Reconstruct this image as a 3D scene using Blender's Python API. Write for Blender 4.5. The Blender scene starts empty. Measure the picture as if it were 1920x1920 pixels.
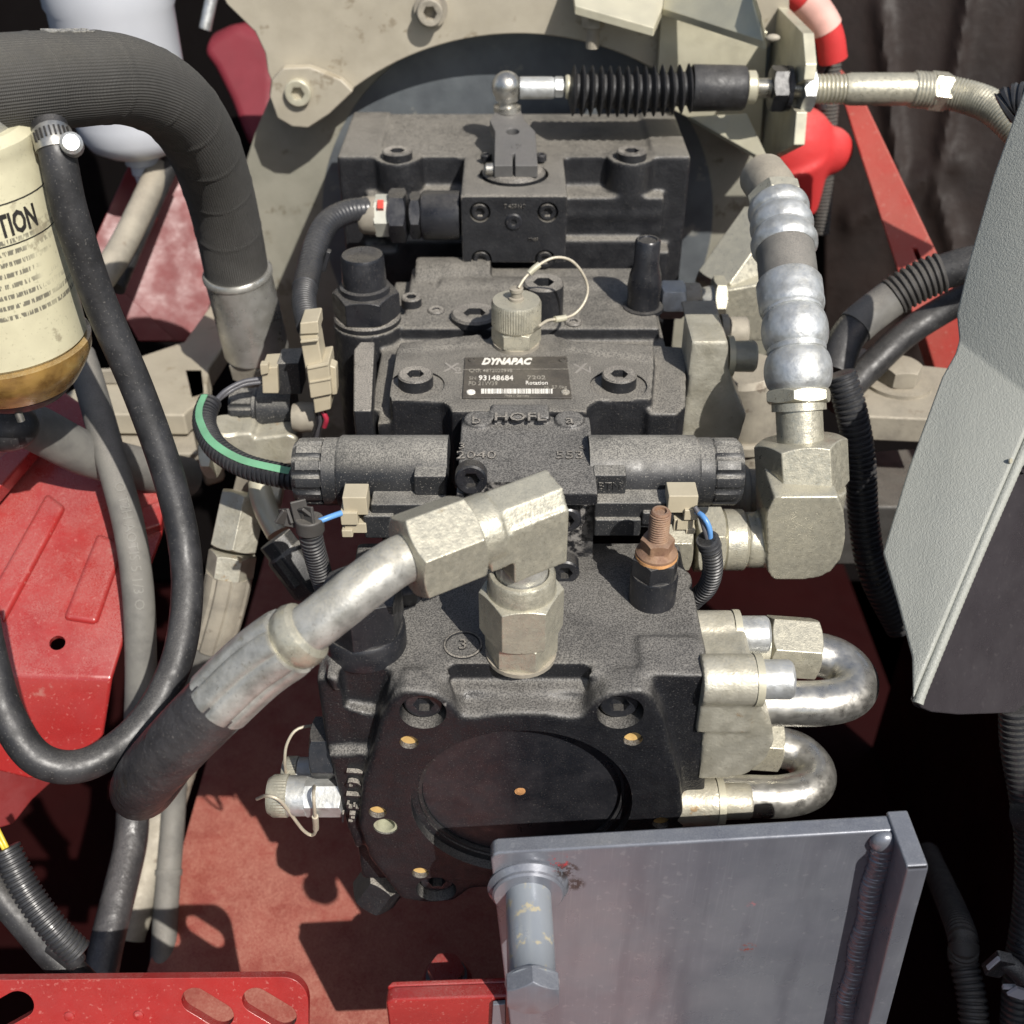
import bpy, bmesh, math, random
from mathutils import Vector, Matrix
random.seed(7)
S = bpy.context.scene
COL = S.collection
R = math.radians
V = Vector

# ------------------------------------------------------------------ camera (all lengths in mm, x0.001 when built)
CAM = V((-5.5, -402.0, 514.0)); PITCH = R(37.0); FPX = 2058.0
FWD = V((0, math.cos(PITCH), -math.sin(PITCH))); UP = V((0, math.sin(PITCH), math.cos(PITCH))); RGT = V((1, 0, 0))
cam = bpy.data.cameras.new('camera'); camo = bpy.data.objects.new('camera', cam); COL.objects.link(camo)
camo.location = CAM * .001; camo.rotation_euler = (R(90) - PITCH, 0, 0)
cam.sensor_fit = 'AUTO'; cam.sensor_width = 36; cam.lens = 36 * FPX / 1920
cam.clip_start = .01; cam.clip_end = 100
cam.dof.use_dof = True; cam.dof.focus_distance = .63; cam.dof.aperture_fstop = 9.0
S.camera = camo

# ------------------------------------------------------------------ world, sun, exposure
W = bpy.data.worlds.new('World'); S.world = W; W.use_nodes = True
wn = W.node_tree.nodes; wl = W.node_tree.links
sky = wn.new('ShaderNodeTexSky'); sky.sky_type = 'NISHITA'; sky.sun_disc = False
SUNV = V((27, -43, 51)).normalized()
sky.sun_elevation = math.asin(SUNV.z); sky.sun_rotation = math.atan2(SUNV.x, SUNV.y)
sky.air_density = 1.0; sky.dust_density = 2.0; sky.ozone_density = 1.0
bg = wn['Background']; bg.inputs['Strength'].default_value = .085
wl.new(sky.outputs[0], bg.inputs['Color'])
sl = bpy.data.lights.new('sun', 'SUN'); so = bpy.data.objects.new('sun', sl); COL.objects.link(so)
sl.energy = 4.6; sl.angle = R(.5); sl.color = (1, .955, .89)
so.rotation_euler = (-SUNV).to_track_quat('-Z', 'Y').to_euler(); so.location = (1, -1.5, 2)
S.view_settings.view_transform = 'Standard'; S.view_settings.look = 'None'; S.view_settings.gamma = 1
S.view_settings.exposure = .32

# ------------------------------------------------------------------ helpers
def ray(px, py):
    return FWD + RGT * ((px - 960) / FPX) - UP * ((py - 960) / FPX)
def P(px, py, Y=None, Z=None, X=None, t=None):
    """A point of the place from where it is seen and one known coordinate (mm)."""
    d = ray(px, py)
    if Y is not None: t = (Y - CAM.y) / d.y
    elif Z is not None: t = (Z - CAM.z) / d.z
    elif X is not None: t = (X - CAM.x) / d.x
    return CAM + d * t
def PL(px, py, o, n):
    d = ray(px, py); return CAM + d * ((o - CAM).dot(n) / d.dot(n))
def basis(axis, up=None):
    a = V(axis).normalized(); u = V(up) if up is not None else (V((0, 0, 1)) if abs(a.z) < .9 else V((0, 1, 0)))
    x = u.cross(a).normalized(); y = a.cross(x)
    return Matrix((x, y, a)).transposed()

class Path:
    """A smooth line through points with frames that do not twist."""
    def __init__(s, pts, n=None, sub=12):
        p = [V(q) for q in pts]; q = [p[0] * 2 - p[1]] + p + [p[-1] * 2 - p[-2]]; out = []
        for i in range(1, len(q) - 2):
            a, b, c, d = q[i - 1:i + 3]
            for k in range(sub):
                t = k / sub
                out.append(.5 * ((2 * b) + (c - a) * t + (2 * a - 5 * b + 4 * c - d) * t * t + (3 * b - a - 3 * c + d) * t ** 3))
        out.append(p[-1]); s._set(out)
    def _set(s, p):
        s.p = p; s.L = [0.0]
        for a, b in zip(p, p[1:]): s.L.append(s.L[-1] + (b - a).length)
        s.len = s.L[-1]
        t = [(p[min(i + 1, len(p) - 1)] - p[max(i - 1, 0)]).normalized() for i in range(len(p))]
        x = basis(t[0])[:] ; x = basis(t[0]).col[0].copy(); s.f = []
        for ti in t:
            x = (x - ti * x.dot(ti)).normalized(); s.f.append((x.copy(), ti.cross(x), ti))
    def at(s, d):
        d = max(0, min(s.len, d)); lo, hi = 0, len(s.L) - 1
        while hi - lo > 1:
            m = (lo + hi) // 2
            if s.L[m] <= d: lo = m
            else: hi = m
        k = (d - s.L[lo]) / max(1e-9, s.L[hi] - s.L[lo])
        c = s.p[lo].lerp(s.p[hi], k); t = s.f[lo][2].lerp(s.f[hi][2], k).normalized()
        x = s.f[lo][0].lerp(s.f[hi][0], k); x = (x - t * x.dot(t)).normalized()
        return c, x, t.cross(x), t

class M:
    def __init__(s): s.bm = bmesh.new(); s.uv = s.bm.loops.layers.uv.new('uv')
    def add(s, vs, fs, uvs=None):
        v = [s.bm.verts.new(q) for q in vs]
        for k, f in enumerate(fs):
            try: fc = s.bm.faces.new([v[i] for i in f])
            except ValueError: continue
            if uvs:
                for l, u in zip(fc.loops, uvs[k]): l[s.uv].uv = u
        return s
    def box(s, c, sz, rot=None, taper=1.0):
        c = V(c); h = V(sz) / 2; m = rot or Matrix.Identity(3); vs = []
        for z in (-1, 1):
            k = taper if z > 0 else 1
            for x, y in ((-1, -1), (1, -1), (1, 1), (-1, 1)): vs.append(c + m @ V((x * h.x * k, y * h.y * k, z * h.z)))
        return s.add(vs, [(3, 2, 1, 0), (4, 5, 6, 7), (0, 1, 5, 4), (1, 2, 6, 5), (2, 3, 7, 6), (3, 0, 4, 7)])
    def span(s, a, b):
        a, b = V(a), V(b); return s.box((a + b) / 2, [abs(x) for x in (b - a)])
    def prism(s, pts, ext):
        n = len(pts); e = V(ext); vs = [V(p) for p in pts] + [V(p) + e for p in pts]
        return s.add(vs, [tuple(range(n)), tuple(range(2 * n - 1, n - 1, -1))] + [(i, (i + 1) % n, n + (i + 1) % n, n + i) for i in range(n)])
    def lathe(s, prof, o, axis, seg=36, up=None, rot=0.0, nflute=8, cap=True):
        """prof: (r, h[, shape]); shapes: 0 round, 1 hexagon, 2/3 chamfered hexagon end (top/bottom), 4 knurl, 5 fluted knob"""
        o = V(o); m = basis(axis, up); rings = []; vs = []; fs = []; uvs = []
        for e in prof:
            r, h = e[0], e[1]; sh = e[2] if len(e) > 2 else 0
            if r <= 1e-6: vs.append(o + m @ V((0, 0, h))); rings.append([len(vs) - 1]); continue
            ids = []
            for i in range(seg):
                a = 2 * math.pi * i / seg + rot; rr = r; hh = h
                if sh in (1, 2, 3):
                    b = (a - rot) % (math.pi / 3) - math.pi / 6; rr = r * .866 / math.cos(b)
                    if sh == 2: hh = h - (rr - .866 * r) * .6
                    if sh == 3: hh = h + (rr - .866 * r) * .6
                elif sh == 4: rr = r * (1 - .035 * (i % 2))
                elif sh == 5: rr = r * (1 - .085 * max(0, math.cos(nflute * (a - rot))) ** .45)
                vs.append(o + m @ V((rr * math.cos(a), rr * math.sin(a), hh))); ids.append(len(vs) - 1)
            rings.append(ids)
        for k, (A, B) in enumerate(zip(rings, rings[1:])):
            if len(A) == 1 and len(B) == 1: continue
            for i in range(seg):
                j = (i + 1) % seg; u0, u1 = i / seg, (i + 1) / seg; h0, h1 = prof[k][1] * .001, prof[k + 1][1] * .001
                if len(A) == 1: fs.append((A[0], B[i], B[j])); uvs.append(((u0, h0), (u0, h1), (u1, h1)))
                elif len(B) == 1: fs.append((A[i], B[0], A[j])); uvs.append(((u0, h0), (u0, h1), (u1, h0)))
                else: fs.append((A[i], B[i], B[j], A[j])); uvs.append(((u0, h0), (u0, h1), (u1, h1), (u1, h0)))
        if cap and len(rings[0]) > 1: fs.append(tuple(rings[0])); uvs.append([(0, 0)] * seg)
        if cap and len(rings[-1]) > 1: fs.append(tuple(reversed(rings[-1]))); uvs.append([(0, 0)] * seg)
        return s.add(vs, fs, uvs)
    def cyl(s, a, b, r, r2=None, seg=28, ch=0.0):
        a, b = V(a), V(b); h = (b - a).length; r2 = r if r2 is None else r2
        pr = [(r, 0), (r2, h)] if not ch else [(r - ch, 0), (r, ch), (r2, h - ch), (r2 - ch, h)]
        return s.lathe([(0, 0)] + pr + [(0, h)], a, b - a, seg)
    def hexn(s, a, b, r, rot=0.0, hole=0.0, ch=True):
        a, b = V(a), V(b); h = (b - a).length; q = r * .84
        return s.lathe([(hole, 0), (q, 0), (r, .0, 3), (r, h, 2), (q, h), (hole, h)] if ch else [(hole, 0), (r, 0, 1), (r, h, 1), (hole, h)], a, b - a, 48, rot=rot)
    def capbolt(s, o, ax, r, h, rs=None, depth=None, ch=1.0):
        rs = rs or r * .55; depth = depth or h * .6
        return s.lathe([(0, 0), (r, 0), (r, h - ch), (r - ch, h), (rs * 1.12, h), (rs * 1.1, h - .2, 1), (rs, h - depth, 1), (0, h - depth * 1.1)], o, ax, 36)
    def thread(s, a, b, r, pitch=1.5, d=.8):
        a, b = V(a), V(b); h = (b - a).length; n = max(2, int(h / pitch)); pr = [(0, 0)]
        for i in range(n): pr += [(r - d, i * h / n), (r, (i + .4) * h / n), (r, (i + .6) * h / n)]
        return s.lathe(pr + [(r - d, h), (0, h)], a, b - a, 24)
    def tube(s, path, r, seg=20, step=2.5, d0=0.0, d1=None, shape=None):
        if not isinstance(path, Path): path = Path(path)
        d1 = path.len if d1 is None else d1; n = max(2, int((d1 - d0) / step)); vs = []; fs = []; uvs = []
        for k in range(n + 1):
            d = d0 + (d1 - d0) * k / n; c, x, y, t = path.at(d); rr = r(d) if callable(r) else r
            for i in range(seg):
                a = 2 * math.pi * i / seg; q = rr * (shape(a) if shape else 1); vs.append(c + (x * math.cos(a) + y * math.sin(a)) * q)
        for k in range(n):
            for i in range(seg):
                j = (i + 1) % seg; fs.append((k * seg + i, k * seg + j, k * seg + seg + j, k * seg + seg + i))
                u0, u1 = (d0 + (d1 - d0) * k / n) * .001, (d0 + (d1 - d0) * (k + 1) / n) * .001
                uvs.append(((u0, i / seg), (u0, (i + 1) / seg), (u1, (i + 1) / seg), (u1, i / seg)))
        fs += [tuple(range(seg - 1, -1, -1)), tuple(range(n * seg, n * seg + seg))]; uvs += [[(0, 0)] * seg] * 2
        return s.add(vs, fs, uvs)
    def rings(s, path, prof, seg=36):
        """a body of revolution that follows a path: prof (distance, radius)"""
        vs = []; fs = []; n = len(prof)
        for d, r in prof:
            c, x, y, t = path.at(d)
            for i in range(seg):
                a = 2 * math.pi * i / seg; vs.append(c + (x * math.cos(a) + y * math.sin(a)) * r)
        for k in range(n - 1):
            for i in range(seg):
                j = (i + 1) % seg; fs.append((k * seg + i, k * seg + j, k * seg + seg + j, k * seg + seg + i))
        fs += [tuple(range(seg - 1, -1, -1)), tuple(range((n - 1) * seg, n * seg))]
        return s.add(vs, fs)
    def ball(s, c, r, sc=(1, 1, 1), seg=28, ax=(0, 0, 1)):
        n = 14; pr = [(r * math.sin(math.pi * k / n), -r * math.cos(math.pi * k / n)) for k in range(n + 1)]
        pr[0] = (0, -r); pr[-1] = (0, r); k0 = len(s.bm.verts); s.lathe(pr, (0, 0, 0), ax, seg); s.bm.verts.ensure_lookup_table()
        for v in s.bm.verts[k0:]: v.co = V(c) + V([a * b for a, b in zip(v.co, sc)])
        return s
    def text(s, body, o, x, y, size, ext=.3, shear=0.0, bold=0.0, align='CENTER', mapf=None, sx=1.0, w=None):
        cu = bpy.data.curves.new('t', 'FONT'); cu.body = body; cu.size = 1; cu.align_x = align; cu.align_y = 'CENTER'; cu.shear = shear; cu.offset = bold; cu.extrude = .05
        cu.resolution_u = 2
        ob = bpy.data.objects.new('t', cu); COL.objects.link(ob); dg = bpy.context.evaluated_depsgraph_get(); me = ob.evaluated_get(dg).to_mesh()
        x, y = V(x).normalized(), V(y).normalized(); z = x.cross(y); o = V(o)
        xs = [v.co.x for v in me.vertices]; sx = w / (size * (max(xs) - min(xs))) if w else sx
        fn = mapf or (lambda u, v, w: o + x * u + y * v + z * w)
        vs = [fn(v.co.x * size * sx, v.co.y * size, v.co.z / .05 * ext) for v in me.vertices]; fs = [tuple(p.vertices) for p in me.polygons]
        s.add(vs, fs); ob.evaluated_get(dg).to_mesh_clear(); bpy.data.objects.remove(ob); bpy.data.curves.remove(cu); return s

def to_mesh(m, name, base=V((0, 0, 0)), sharp=38):
    bm = m.bm; bmesh.ops.recalc_face_normals(bm, faces=bm.faces[:])
    for v in bm.verts: v.co = (v.co - base) * .001
    me = bpy.data.meshes.new(name); bm.to_mesh(me); bm.free(); fin(me, sharp); return me
def fin(me, sharp=38):
    me.polygons.foreach_set('use_smooth', [True] * len(me.polygons)); me.set_sharp_from_angle(angle=R(sharp)); me.update()
def bake(me, mods):
    """evaluate modifiers on a mesh and return the result"""
    o = bpy.data.objects.new('w', me); COL.objects.link(o)
    for k, kw in mods:
        md = o.modifiers.new(k, k)
        for a, b in kw.items(): setattr(md, a, b)
    dg = bpy.context.evaluated_depsgraph_get(); r = bpy.data.meshes.new_from_object(o.evaluated_get(dg)); bpy.data.objects.remove(o); return r
def cast(m, voxel=1.6, smooth=5, cuts=(), base=V((0, 0, 0)), cut_bevel=.5):
    """a casting: overlapping solids melted into one skin with rounded corners, then machined holes"""
    me = to_mesh(m, 'c', base)
    me = bake(me, [('REMESH', dict(mode='VOXEL', voxel_size=voxel * .001)), ('SMOOTH', dict(factor=.5, iterations=smooth))])
    if cuts: me = drill(me, cuts, base)
    fin(me, 42); return me
def drill(me, cuts, base=V((0, 0, 0)), solver='EXACT'):
    cs = []; mods = []
    for c in cuts:
        co = bpy.data.objects.new('k', to_mesh(c, 'k', base)); COL.objects.link(co); cs.append(co); mods.append(('BOOLEAN', dict(operation='DIFFERENCE', object=co, solver=solver)))
    me = bake(me, mods)
    for c in cs: bpy.data.objects.remove(c)
    return me

BASE = {}
def tag(o, label=None, cat=None, group=None, kind=None):
    for k, v in (('label', label), ('category', cat), ('group', group), ('kind', kind)):
        if v: o[k] = v
    return o
def thing(name, label, cat, base, group=None):
    o = bpy.data.objects.new(name, None); COL.objects.link(o); b = V(base); o.location = b * .001; o.empty_display_size = .01
    BASE[o.name] = b; return tag(o, label, cat, group)
def part(T, name, m, mt, bevel=0, label=None, kind=None, sharp=38, seg=2):
    b = BASE[T.name]; me = to_mesh(m, name, b, sharp) if isinstance(m, M) else m
    o = bpy.data.objects.new(name, me); COL.objects.link(o); o.parent = T; BASE[o.name] = b
    return dress(o, mt, bevel, label, kind, seg)
def dress(o, mt, bevel=0, label=None, kind=None, seg=2):
    o.data.materials.clear(); o.data.materials.append(mt)
    if bevel:
        md = o.modifiers.new('edge', 'BEVEL'); md.width = bevel * .001; md.segments = seg; md.limit_method = 'ANGLE'; md.angle_limit = R(35); md.harden_normals = True
    if label: o['label'] = label
    if kind: o['kind'] = kind
    return o
def solo(name, label, cat, m, mt, base, bevel=0, group=None, kind=None):
    b = V(base); me = to_mesh(m, name, b) if isinstance(m, M) else m
    o = bpy.data.objects.new(name, me); COL.objects.link(o); o.location = b * .001; BASE[o.name] = b
    dress(o, mt, bevel); return tag(o, label, cat, group, kind)
def clone(T, move, label, group=None):
    """a copy of a thing, its parts and sub-parts, moved by mm"""
    def cp(o, par):
        c = o.copy(); COL.objects.link(c)
        if par: c.parent = par
        BASE[c.name] = BASE[o.name]
        for ch in [q for q in bpy.data.objects if q.parent == o and q.name not in done]: done.add(ch.name); cp(ch, c)
        return c
    done = set(); c = cp(T, None); c.location = T.location + V(move) * .001; return tag(c, label, None, group)

# ------------------------------------------------------------------ materials
def nd(nt, t, **k):
    n = nt.nodes.new(t)
    for a, b in k.items():
        if a.startswith('i_'): n.inputs[int(a[2:]) if a[2:].isdigit() else a[2:].replace('_', ' ')].default_value = b
        else: setattr(n, a, b)
    return n
def rgba(c): return (c[0], c[1], c[2], 1)
def mat(name, col, rough=.5, metal=0.0, col2=None, vs=45, vmix=.5, bump=0.0, bs=500, dust=0.0, dcol=(.2, .175, .145), fleck=0.0, fcol=(.45, .42, .36), fs=900,
        stain=None, ss=60, st=.62, wear=None, wt=.53, rvar=.12, coat=0.0, spec=.5, bump2=0.0, bs2=60, extra=None, dlo=.45, dpatch=.5):
    m = bpy.data.materials.new(name); m.use_nodes = True; nt = m.node_tree; L = nt.links.new; b = nt.nodes['Principled BSDF']
    geo = nd(nt, 'ShaderNodeNewGeometry'); pos = geo.outputs['Position']
    def noise(sc, det=4, ro=.6):
        n = nd(nt, 'ShaderNodeTexNoise'); n.inputs['Scale'].default_value = sc; n.inputs['Detail'].default_value = det; n.inputs['Roughness'].default_value = ro; L(pos, n.inputs['Vector']); return n.outputs['Fac']
    def ramp(src, lo, hi, a=0.0, z=1.0):
        n = nd(nt, 'ShaderNodeMapRange', interpolation_type='SMOOTHSTEP'); L(src, n.inputs[0])
        for i, q in zip((1, 2, 3, 4), (lo, hi, a, z)): n.inputs[i].default_value = q
        return n.outputs[0]
    def mix(f, a, c):
        n = nd(nt, 'ShaderNodeMix', data_type='RGBA')
        if hasattr(f, 'default_value') or hasattr(f, 'node'): L(f, n.inputs[0])
        else: n.inputs[0].default_value = f
        for s_, q in ((6, a), (7, c)):
            if isinstance(q, tuple): n.inputs[s_].default_value = rgba(q)
            else: L(q, n.inputs[s_])
        return n.outputs[2]
    def mth(op, a, c):
        n = nd(nt, 'ShaderNodeMath', operation=op)
        for i, q in enumerate((a, c)):
            if isinstance(q, (int, float)): n.inputs[i].default_value = q
            else: L(q, n.inputs[i])
        return n.outputs[0]
    b.inputs['Specular IOR Level'].default_value = spec
    c = tuple(col); n1 = noise(vs)
    col2 = col2 or tuple(x * .6 for x in col)
    c = mix(mth('MULTIPLY', ramp(n1, .35, .68), vmix), c, tuple(col2))
    ro = ramp(noise(vs * 2.3), .3, .7, max(.05, rough - rvar), min(1, rough + rvar))
    if extra: c = extra(nt, L, c, mix, ramp, mth, noise, pos)
    if stain:
        f = ramp(noise(ss, 6, .65), st, st + .07); c = mix(mth('MULTIPLY', f, .85), c, stain); ro = mth('MAXIMUM', ro, mth('MULTIPLY', f, .75))
        mfac = f
    if wear:
        f = mth('MULTIPLY', ramp(geo.outputs['Pointiness'], wt, wt + .06), ramp(noise(220, 3), .4, .6)); c = mix(f, c, wear)
    if fleck:
        f = mth('MULTIPLY', ramp(noise(fs, 2, .5), .63, .72), fleck); c = mix(f, c, fcol)
    if dust:
        sp = nd(nt, 'ShaderNodeSeparateXYZ'); L(geo.outputs['Normal'], sp.inputs[0])
        f = mth('MULTIPLY', ramp(sp.outputs[2], dlo, .98), ramp(noise(30, 7, .72), .32, .6, dpatch, 1.0)); f = mth('MULTIPLY', f, mth('MULTIPLY', ramp(noise(1150, 2), .36, .64, .42, 1.18), dust))
        c = mix(f, c, dcol); ro = mth('MAXIMUM', ro, mth('MULTIPLY', f, .9))
        if metal:
            mm = mth('MULTIPLY', mth('SUBTRACT', 1.0, f), metal); L(mm, b.inputs['Metallic'])
    elif metal:
        if stain: L(mth('MULTIPLY', mth('SUBTRACT', 1.0, mfac), metal), b.inputs['Metallic'])
        else: b.inputs['Metallic'].default_value = metal
    if isinstance(c, tuple): b.inputs['Base Color'].default_value = rgba(c)
    else: L(c, b.inputs['Base Color'])
    L(ro, b.inputs['Roughness'])
    if coat: b.inputs['Coat Weight'].default_value = coat; b.inputs['Coat Roughness'].default_value = .15
    nrm = None
    for st_, sc, det in ((bump2, bs2, 3), (bump, bs, 2)):
        if st_:
            bn = nd(nt, 'ShaderNodeBump'); bn.inputs['Strength'].default_value = min(1, st_); bn.inputs['Distance'].default_value = .0006 if sc > 200 else .002
            L(noise(sc, det, .5), bn.inputs['Height'])
            if nrm: L(nrm, bn.inputs['Normal'])
            nrm = bn.outputs[0]
    if nrm: L(nrm, b.inputs['Normal'])
    return m
DUST = (.23, .205, .17)
m_cast = mat('black painted casting', (.008, .0085, .0105), .42, col2=(.015, .0155, .018), bump=.65, bs=800, bump2=.35, bs2=90, dust=.92, dpatch=.66, dcol=(.185, .176, .16), fleck=.3, fs=1100, fcol=(.2, .19, .175), wear=(.2, .19, .18), wt=.535, spec=.4, dlo=.15)
m_castd = mat('dusty black casting', (.012, .0125, .0145), .48, col2=(.022, .0225, .025), bump=.5, bs=600, bump2=.3, bs2=80, dust=1.0, dpatch=.66, dcol=(.215, .2, .172), fleck=.25, fs=1000, fcol=(.22, .2, .17), wear=(.24, .22, .19), wt=.535, spec=.4, dlo=.15)
m_castp = mat('black painted metal', (.012, .0125, .0145), .46, col2=(.022, .0225, .025), bump=.4, bs=650, dust=1.0, dcol=(.31, .285, .245), fleck=.25, fs=1000, fcol=(.22, .2, .17), spec=.4, dlo=.4)
m_blk = mat('black machined paint', (.010, .011, .014), .36, col2=(.028, .028, .032), bump=.12, bs=500, dust=.35, dcol=(.2, .185, .16), fleck=.3, fs=1300, fcol=(.22, .2, .18))
m_plas = mat('black plastic', (.015, .016, .018), .5, col2=(.026, .027, .029), bump=.15, bs=700, dust=.95, dcol=(.29, .275, .24), fleck=.6, fs=1400, fcol=(.35, .33, .29))
m_pass = mat('yellow passivated zinc', (.50, .475, .38), .40, .6, col2=(.34, .33, .275), vs=150, vmix=.45, bump=.3, bs=900, dust=.45, dpatch=.7, dcol=(.38, .355, .28), stain=(.25, .21, .14), ss=95, st=.69, fleck=.6, fs=1000, fcol=(.2, .17, .12), rvar=.15)
m_zinc = mat('bright zinc', (.56, .58, .585), .46, .7, col2=(.4, .405, .39), vs=80, vmix=.9, bump=.25, bs=420, bump2=.25, bs2=120, dust=.45, dcol=(.44, .42, .35), stain=(.36, .32, .22), ss=80, st=.66)
m_ivory = mat('ivory plastic', (.5, .5, .43), .5, dust=.3)
m_steel = mat('bright steel', (.55, .54, .5), .36, .9, col2=(.36, .345, .31), vs=70, vmix=.7, bump=.08, bs=300, stain=(.33, .27, .18), ss=110, st=.66, dust=.15)
m_tube = mat('scuffed steel tube', (.5, .495, .46), .47, .6, col2=(.27, .27, .25), vs=70, vmix=.95, bump=.2, bs=600, dust=.6, dcol=(.44, .4, .3), fleck=.6, fs=900, fcol=(.16, .145, .12), stain=(.24, .225, .18), ss=55, st=.6)
m_alu = mat('weathered cast aluminium', (.5, .48, .4), .5, .55, col2=(.36, .34, .27), vs=50, vmix=.8, bump=.4, bs=500, bump2=.3, bs2=110, dust=.4, dcol=(.48, .43, .31), stain=(.32, .2, .095), ss=55, st=.63, fleck=.4, fs=500, fcol=(.22, .18, .13))
m_dustmet = mat('dust caked metal', (.34, .31, .25), .7, .25, col2=(.22, .2, .165), vs=50, vmix=.8, bump=.3, bs=300, dust=.6, dcol=(.4, .35, .27), stain=(.16, .13, .1), ss=60, st=.62)
m_olive = mat('olive painted plate', (.285, .275, .225), .5, .1, col2=(.21, .205, .165), vs=22, vmix=.7, bump=.15, bs=300, dust=.3, dcol=(.36, .32, .24), stain=(.16, .14, .1), ss=34, st=.58, bump2=.2, bs2=30)
m_cream = mat('cream coated plate', (.385, .35, .275), .5, .1, col2=(.30, .27, .21), vs=26, vmix=.6, bump=.1, bs=350, dust=.35, dcol=(.46, .4, .29), stain=(.22, .185, .13), ss=38, st=.6)
m_pale = mat('pale yellow zinc bracket', (.56, .53, .40), .4, .35, col2=(.43, .41, .32), vs=30, vmix=.6, bump=.1, bs=350, dust=.3, dcol=(.55, .5, .38), stain=(.3, .27, .2), ss=60, st=.68)
m_greyplate = mat('blue grey bell plate', (.13, .145, .155), .5, .2, col2=(.085, .095, .105), vs=24, vmix=.8, bump=.15, bs=300, dust=.2, stain=(.22, .22, .2), ss=35, st=.6)
m_red = mat('red paint', (.31, .022, .021), .3, col2=(.22, .016, .016), vs=20, vmix=.6, bump=.05, bs=250, dust=.62, dpatch=.25, dcol=(.31, .105, .092), dlo=.2, fleck=.35, fs=420, fcol=(.5, .22, .19), stain=(.3, .1, .08), ss=30, st=.66, coat=.3)
m_redfl = mat('dusty red floor', (.24, .024, .02), .5, col2=(.16, .016, .014), vs=14, vmix=.7, bump=.1, bs=120, dust=.85, dcol=(.40, .17, .125), fleck=.25, fs=160, fcol=(.5, .3, .22), stain=(.14, .02, .015), ss=18, st=.63)
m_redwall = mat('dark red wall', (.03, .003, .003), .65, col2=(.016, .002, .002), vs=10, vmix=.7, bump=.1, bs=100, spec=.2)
m_redbright = mat('bright red rubber', (.50, .035, .035), .6, col2=(.4, .03, .03), vs=25, vmix=.5, dust=.5, dcol=(.5, .17, .15), spec=.3, bump=.08, bs=200)
m_redpost = mat('dusty red beam', (.40, .05, .04), .5, col2=(.36, .09, .07), vs=18, vmix=.7, dust=.5, dcol=(.45, .2, .15), bump=.08, bs=200, fleck=.3, fs=200, fcol=(.48, .25, .2))
m_tarp = mat('dark brown lining', (.018, .0115, .0095), .6, col2=(.009, .006, .005), vs=14, vmix=.7, dust=.3, dcol=(.16, .125, .105), bump=.2, bs=120, spec=.2, dlo=.6)
m_void = mat('black backing', (.004, .003, .003), .9, col2=(.003, .002, .002), vs=12, spec=.1)
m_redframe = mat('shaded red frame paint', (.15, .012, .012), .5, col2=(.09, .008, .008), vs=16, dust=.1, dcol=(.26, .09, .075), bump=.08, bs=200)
m_shade_pit = mat('red darkened for shade', (.016, .002, .002), .8, col2=(.01, .0012, .0012), vs=10, spec=.1)  # near black red: the bay's shade is put into this colour
m_redrose = mat('dusty rose cover', (.17, .02, .03), .6, col2=(.12, .014, .02), vs=18, dust=.2, dcol=(.3, .1, .11), spec=.3)
def scuff(nt, L, c, mix, ramp, mth, noise, pos):
    for (px, py, rad, col, thr) in ((1062, 1628, 9, (.055, .045, .045), .50), (1078, 1655, 7, (.05, .045, .045), .47), (1050, 1612, 8, (.42, .05, .06), .57), (1404, 1782, 6, (.30, .08, .06), .52), (1386, 1800, 5, (.05, .05, .055), .58), (1410, 1700, 4, (.45, .2, .22), .55)):
        q = P(px, py, Y=-56) * .001; vm = nd(nt, 'ShaderNodeVectorMath', operation='DISTANCE'); L(pos, vm.inputs[0]); vm.inputs[1].default_value = q
        f = mth('MULTIPLY', ramp(vm.outputs['Value'], rad * .001, rad * .00045), ramp(noise(330, 5, .7), thr - .03, thr + .03)); c = mix(f, c, col)
    mp = nd(nt, 'ShaderNodeMapping'); mp.inputs['Scale'].default_value = (900, 900, 25); L(pos, mp.inputs[0]); n = nd(nt, 'ShaderNodeTexNoise'); n.inputs['Scale'].default_value = 1.0; n.inputs['Detail'].default_value = 3; L(mp.outputs[0], n.inputs['Vector'])
    c = mix(mth('MULTIPLY', ramp(n.outputs['Fac'], .52, .78), .2), c, (.30, .31, .33))
    mp = nd(nt, 'ShaderNodeMapping'); mp.inputs['Scale'].default_value = (60, 60, 9); L(pos, mp.inputs[0]); n = nd(nt, 'ShaderNodeTexNoise'); n.inputs['Scale'].default_value = 1.0; n.inputs['Detail'].default_value = 4; L(mp.outputs[0], n.inputs['Vector'])
    return mix(mth('MULTIPLY', ramp(n.outputs['Fac'], .48, .7), .5), c, (.12, .125, .15))
m_gpaint = mat('grey blue paint', (.20, .212, .24), .36, .4, extra=scuff, col2=(.15, .16, .19), vs=14, vmix=.8, bump=.06, bs=420, dust=.25, dcol=(.36, .37, .37), fleck=.15, fs=240, fcol=(.46, .46, .47), coat=.25, bump2=.05, bs2=40)
m_rub = mat('black rubber', (.014, .014, .015), .52, col2=(.028, .028, .03), vs=60, vmix=.9, bump2=.15, bs2=60, bump=.2, bs=420, dust=.35, dcol=(.16, .15, .135), fleck=.35, fs=900, fcol=(.2, .19, .17))
m_rubw = mat('worn black rubber', (.03, .029, .031), .45, col2=(.05, .047, .048), vs=45, vmix=.8, bump=.4, bs=330, dust=.5, dcol=(.15, .14, .135), fleck=.3, fs=700, fcol=(.24, .22, .2), bump2=.55, bs2=130)
m_rubg = mat('dust grey hose rubber', (.15, .145, .13), .75, col2=(.095, .092, .085), vs=45, vmix=.9, bump=.2, bs=300, dust=.45, dcol=(.3, .27, .23))
m_corr = mat('black split conduit', (.022, .023, .026), .38, col2=(.035, .036, .04), dust=.3, dcol=(.17, .16, .14), bump=.05, bs=500)
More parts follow.
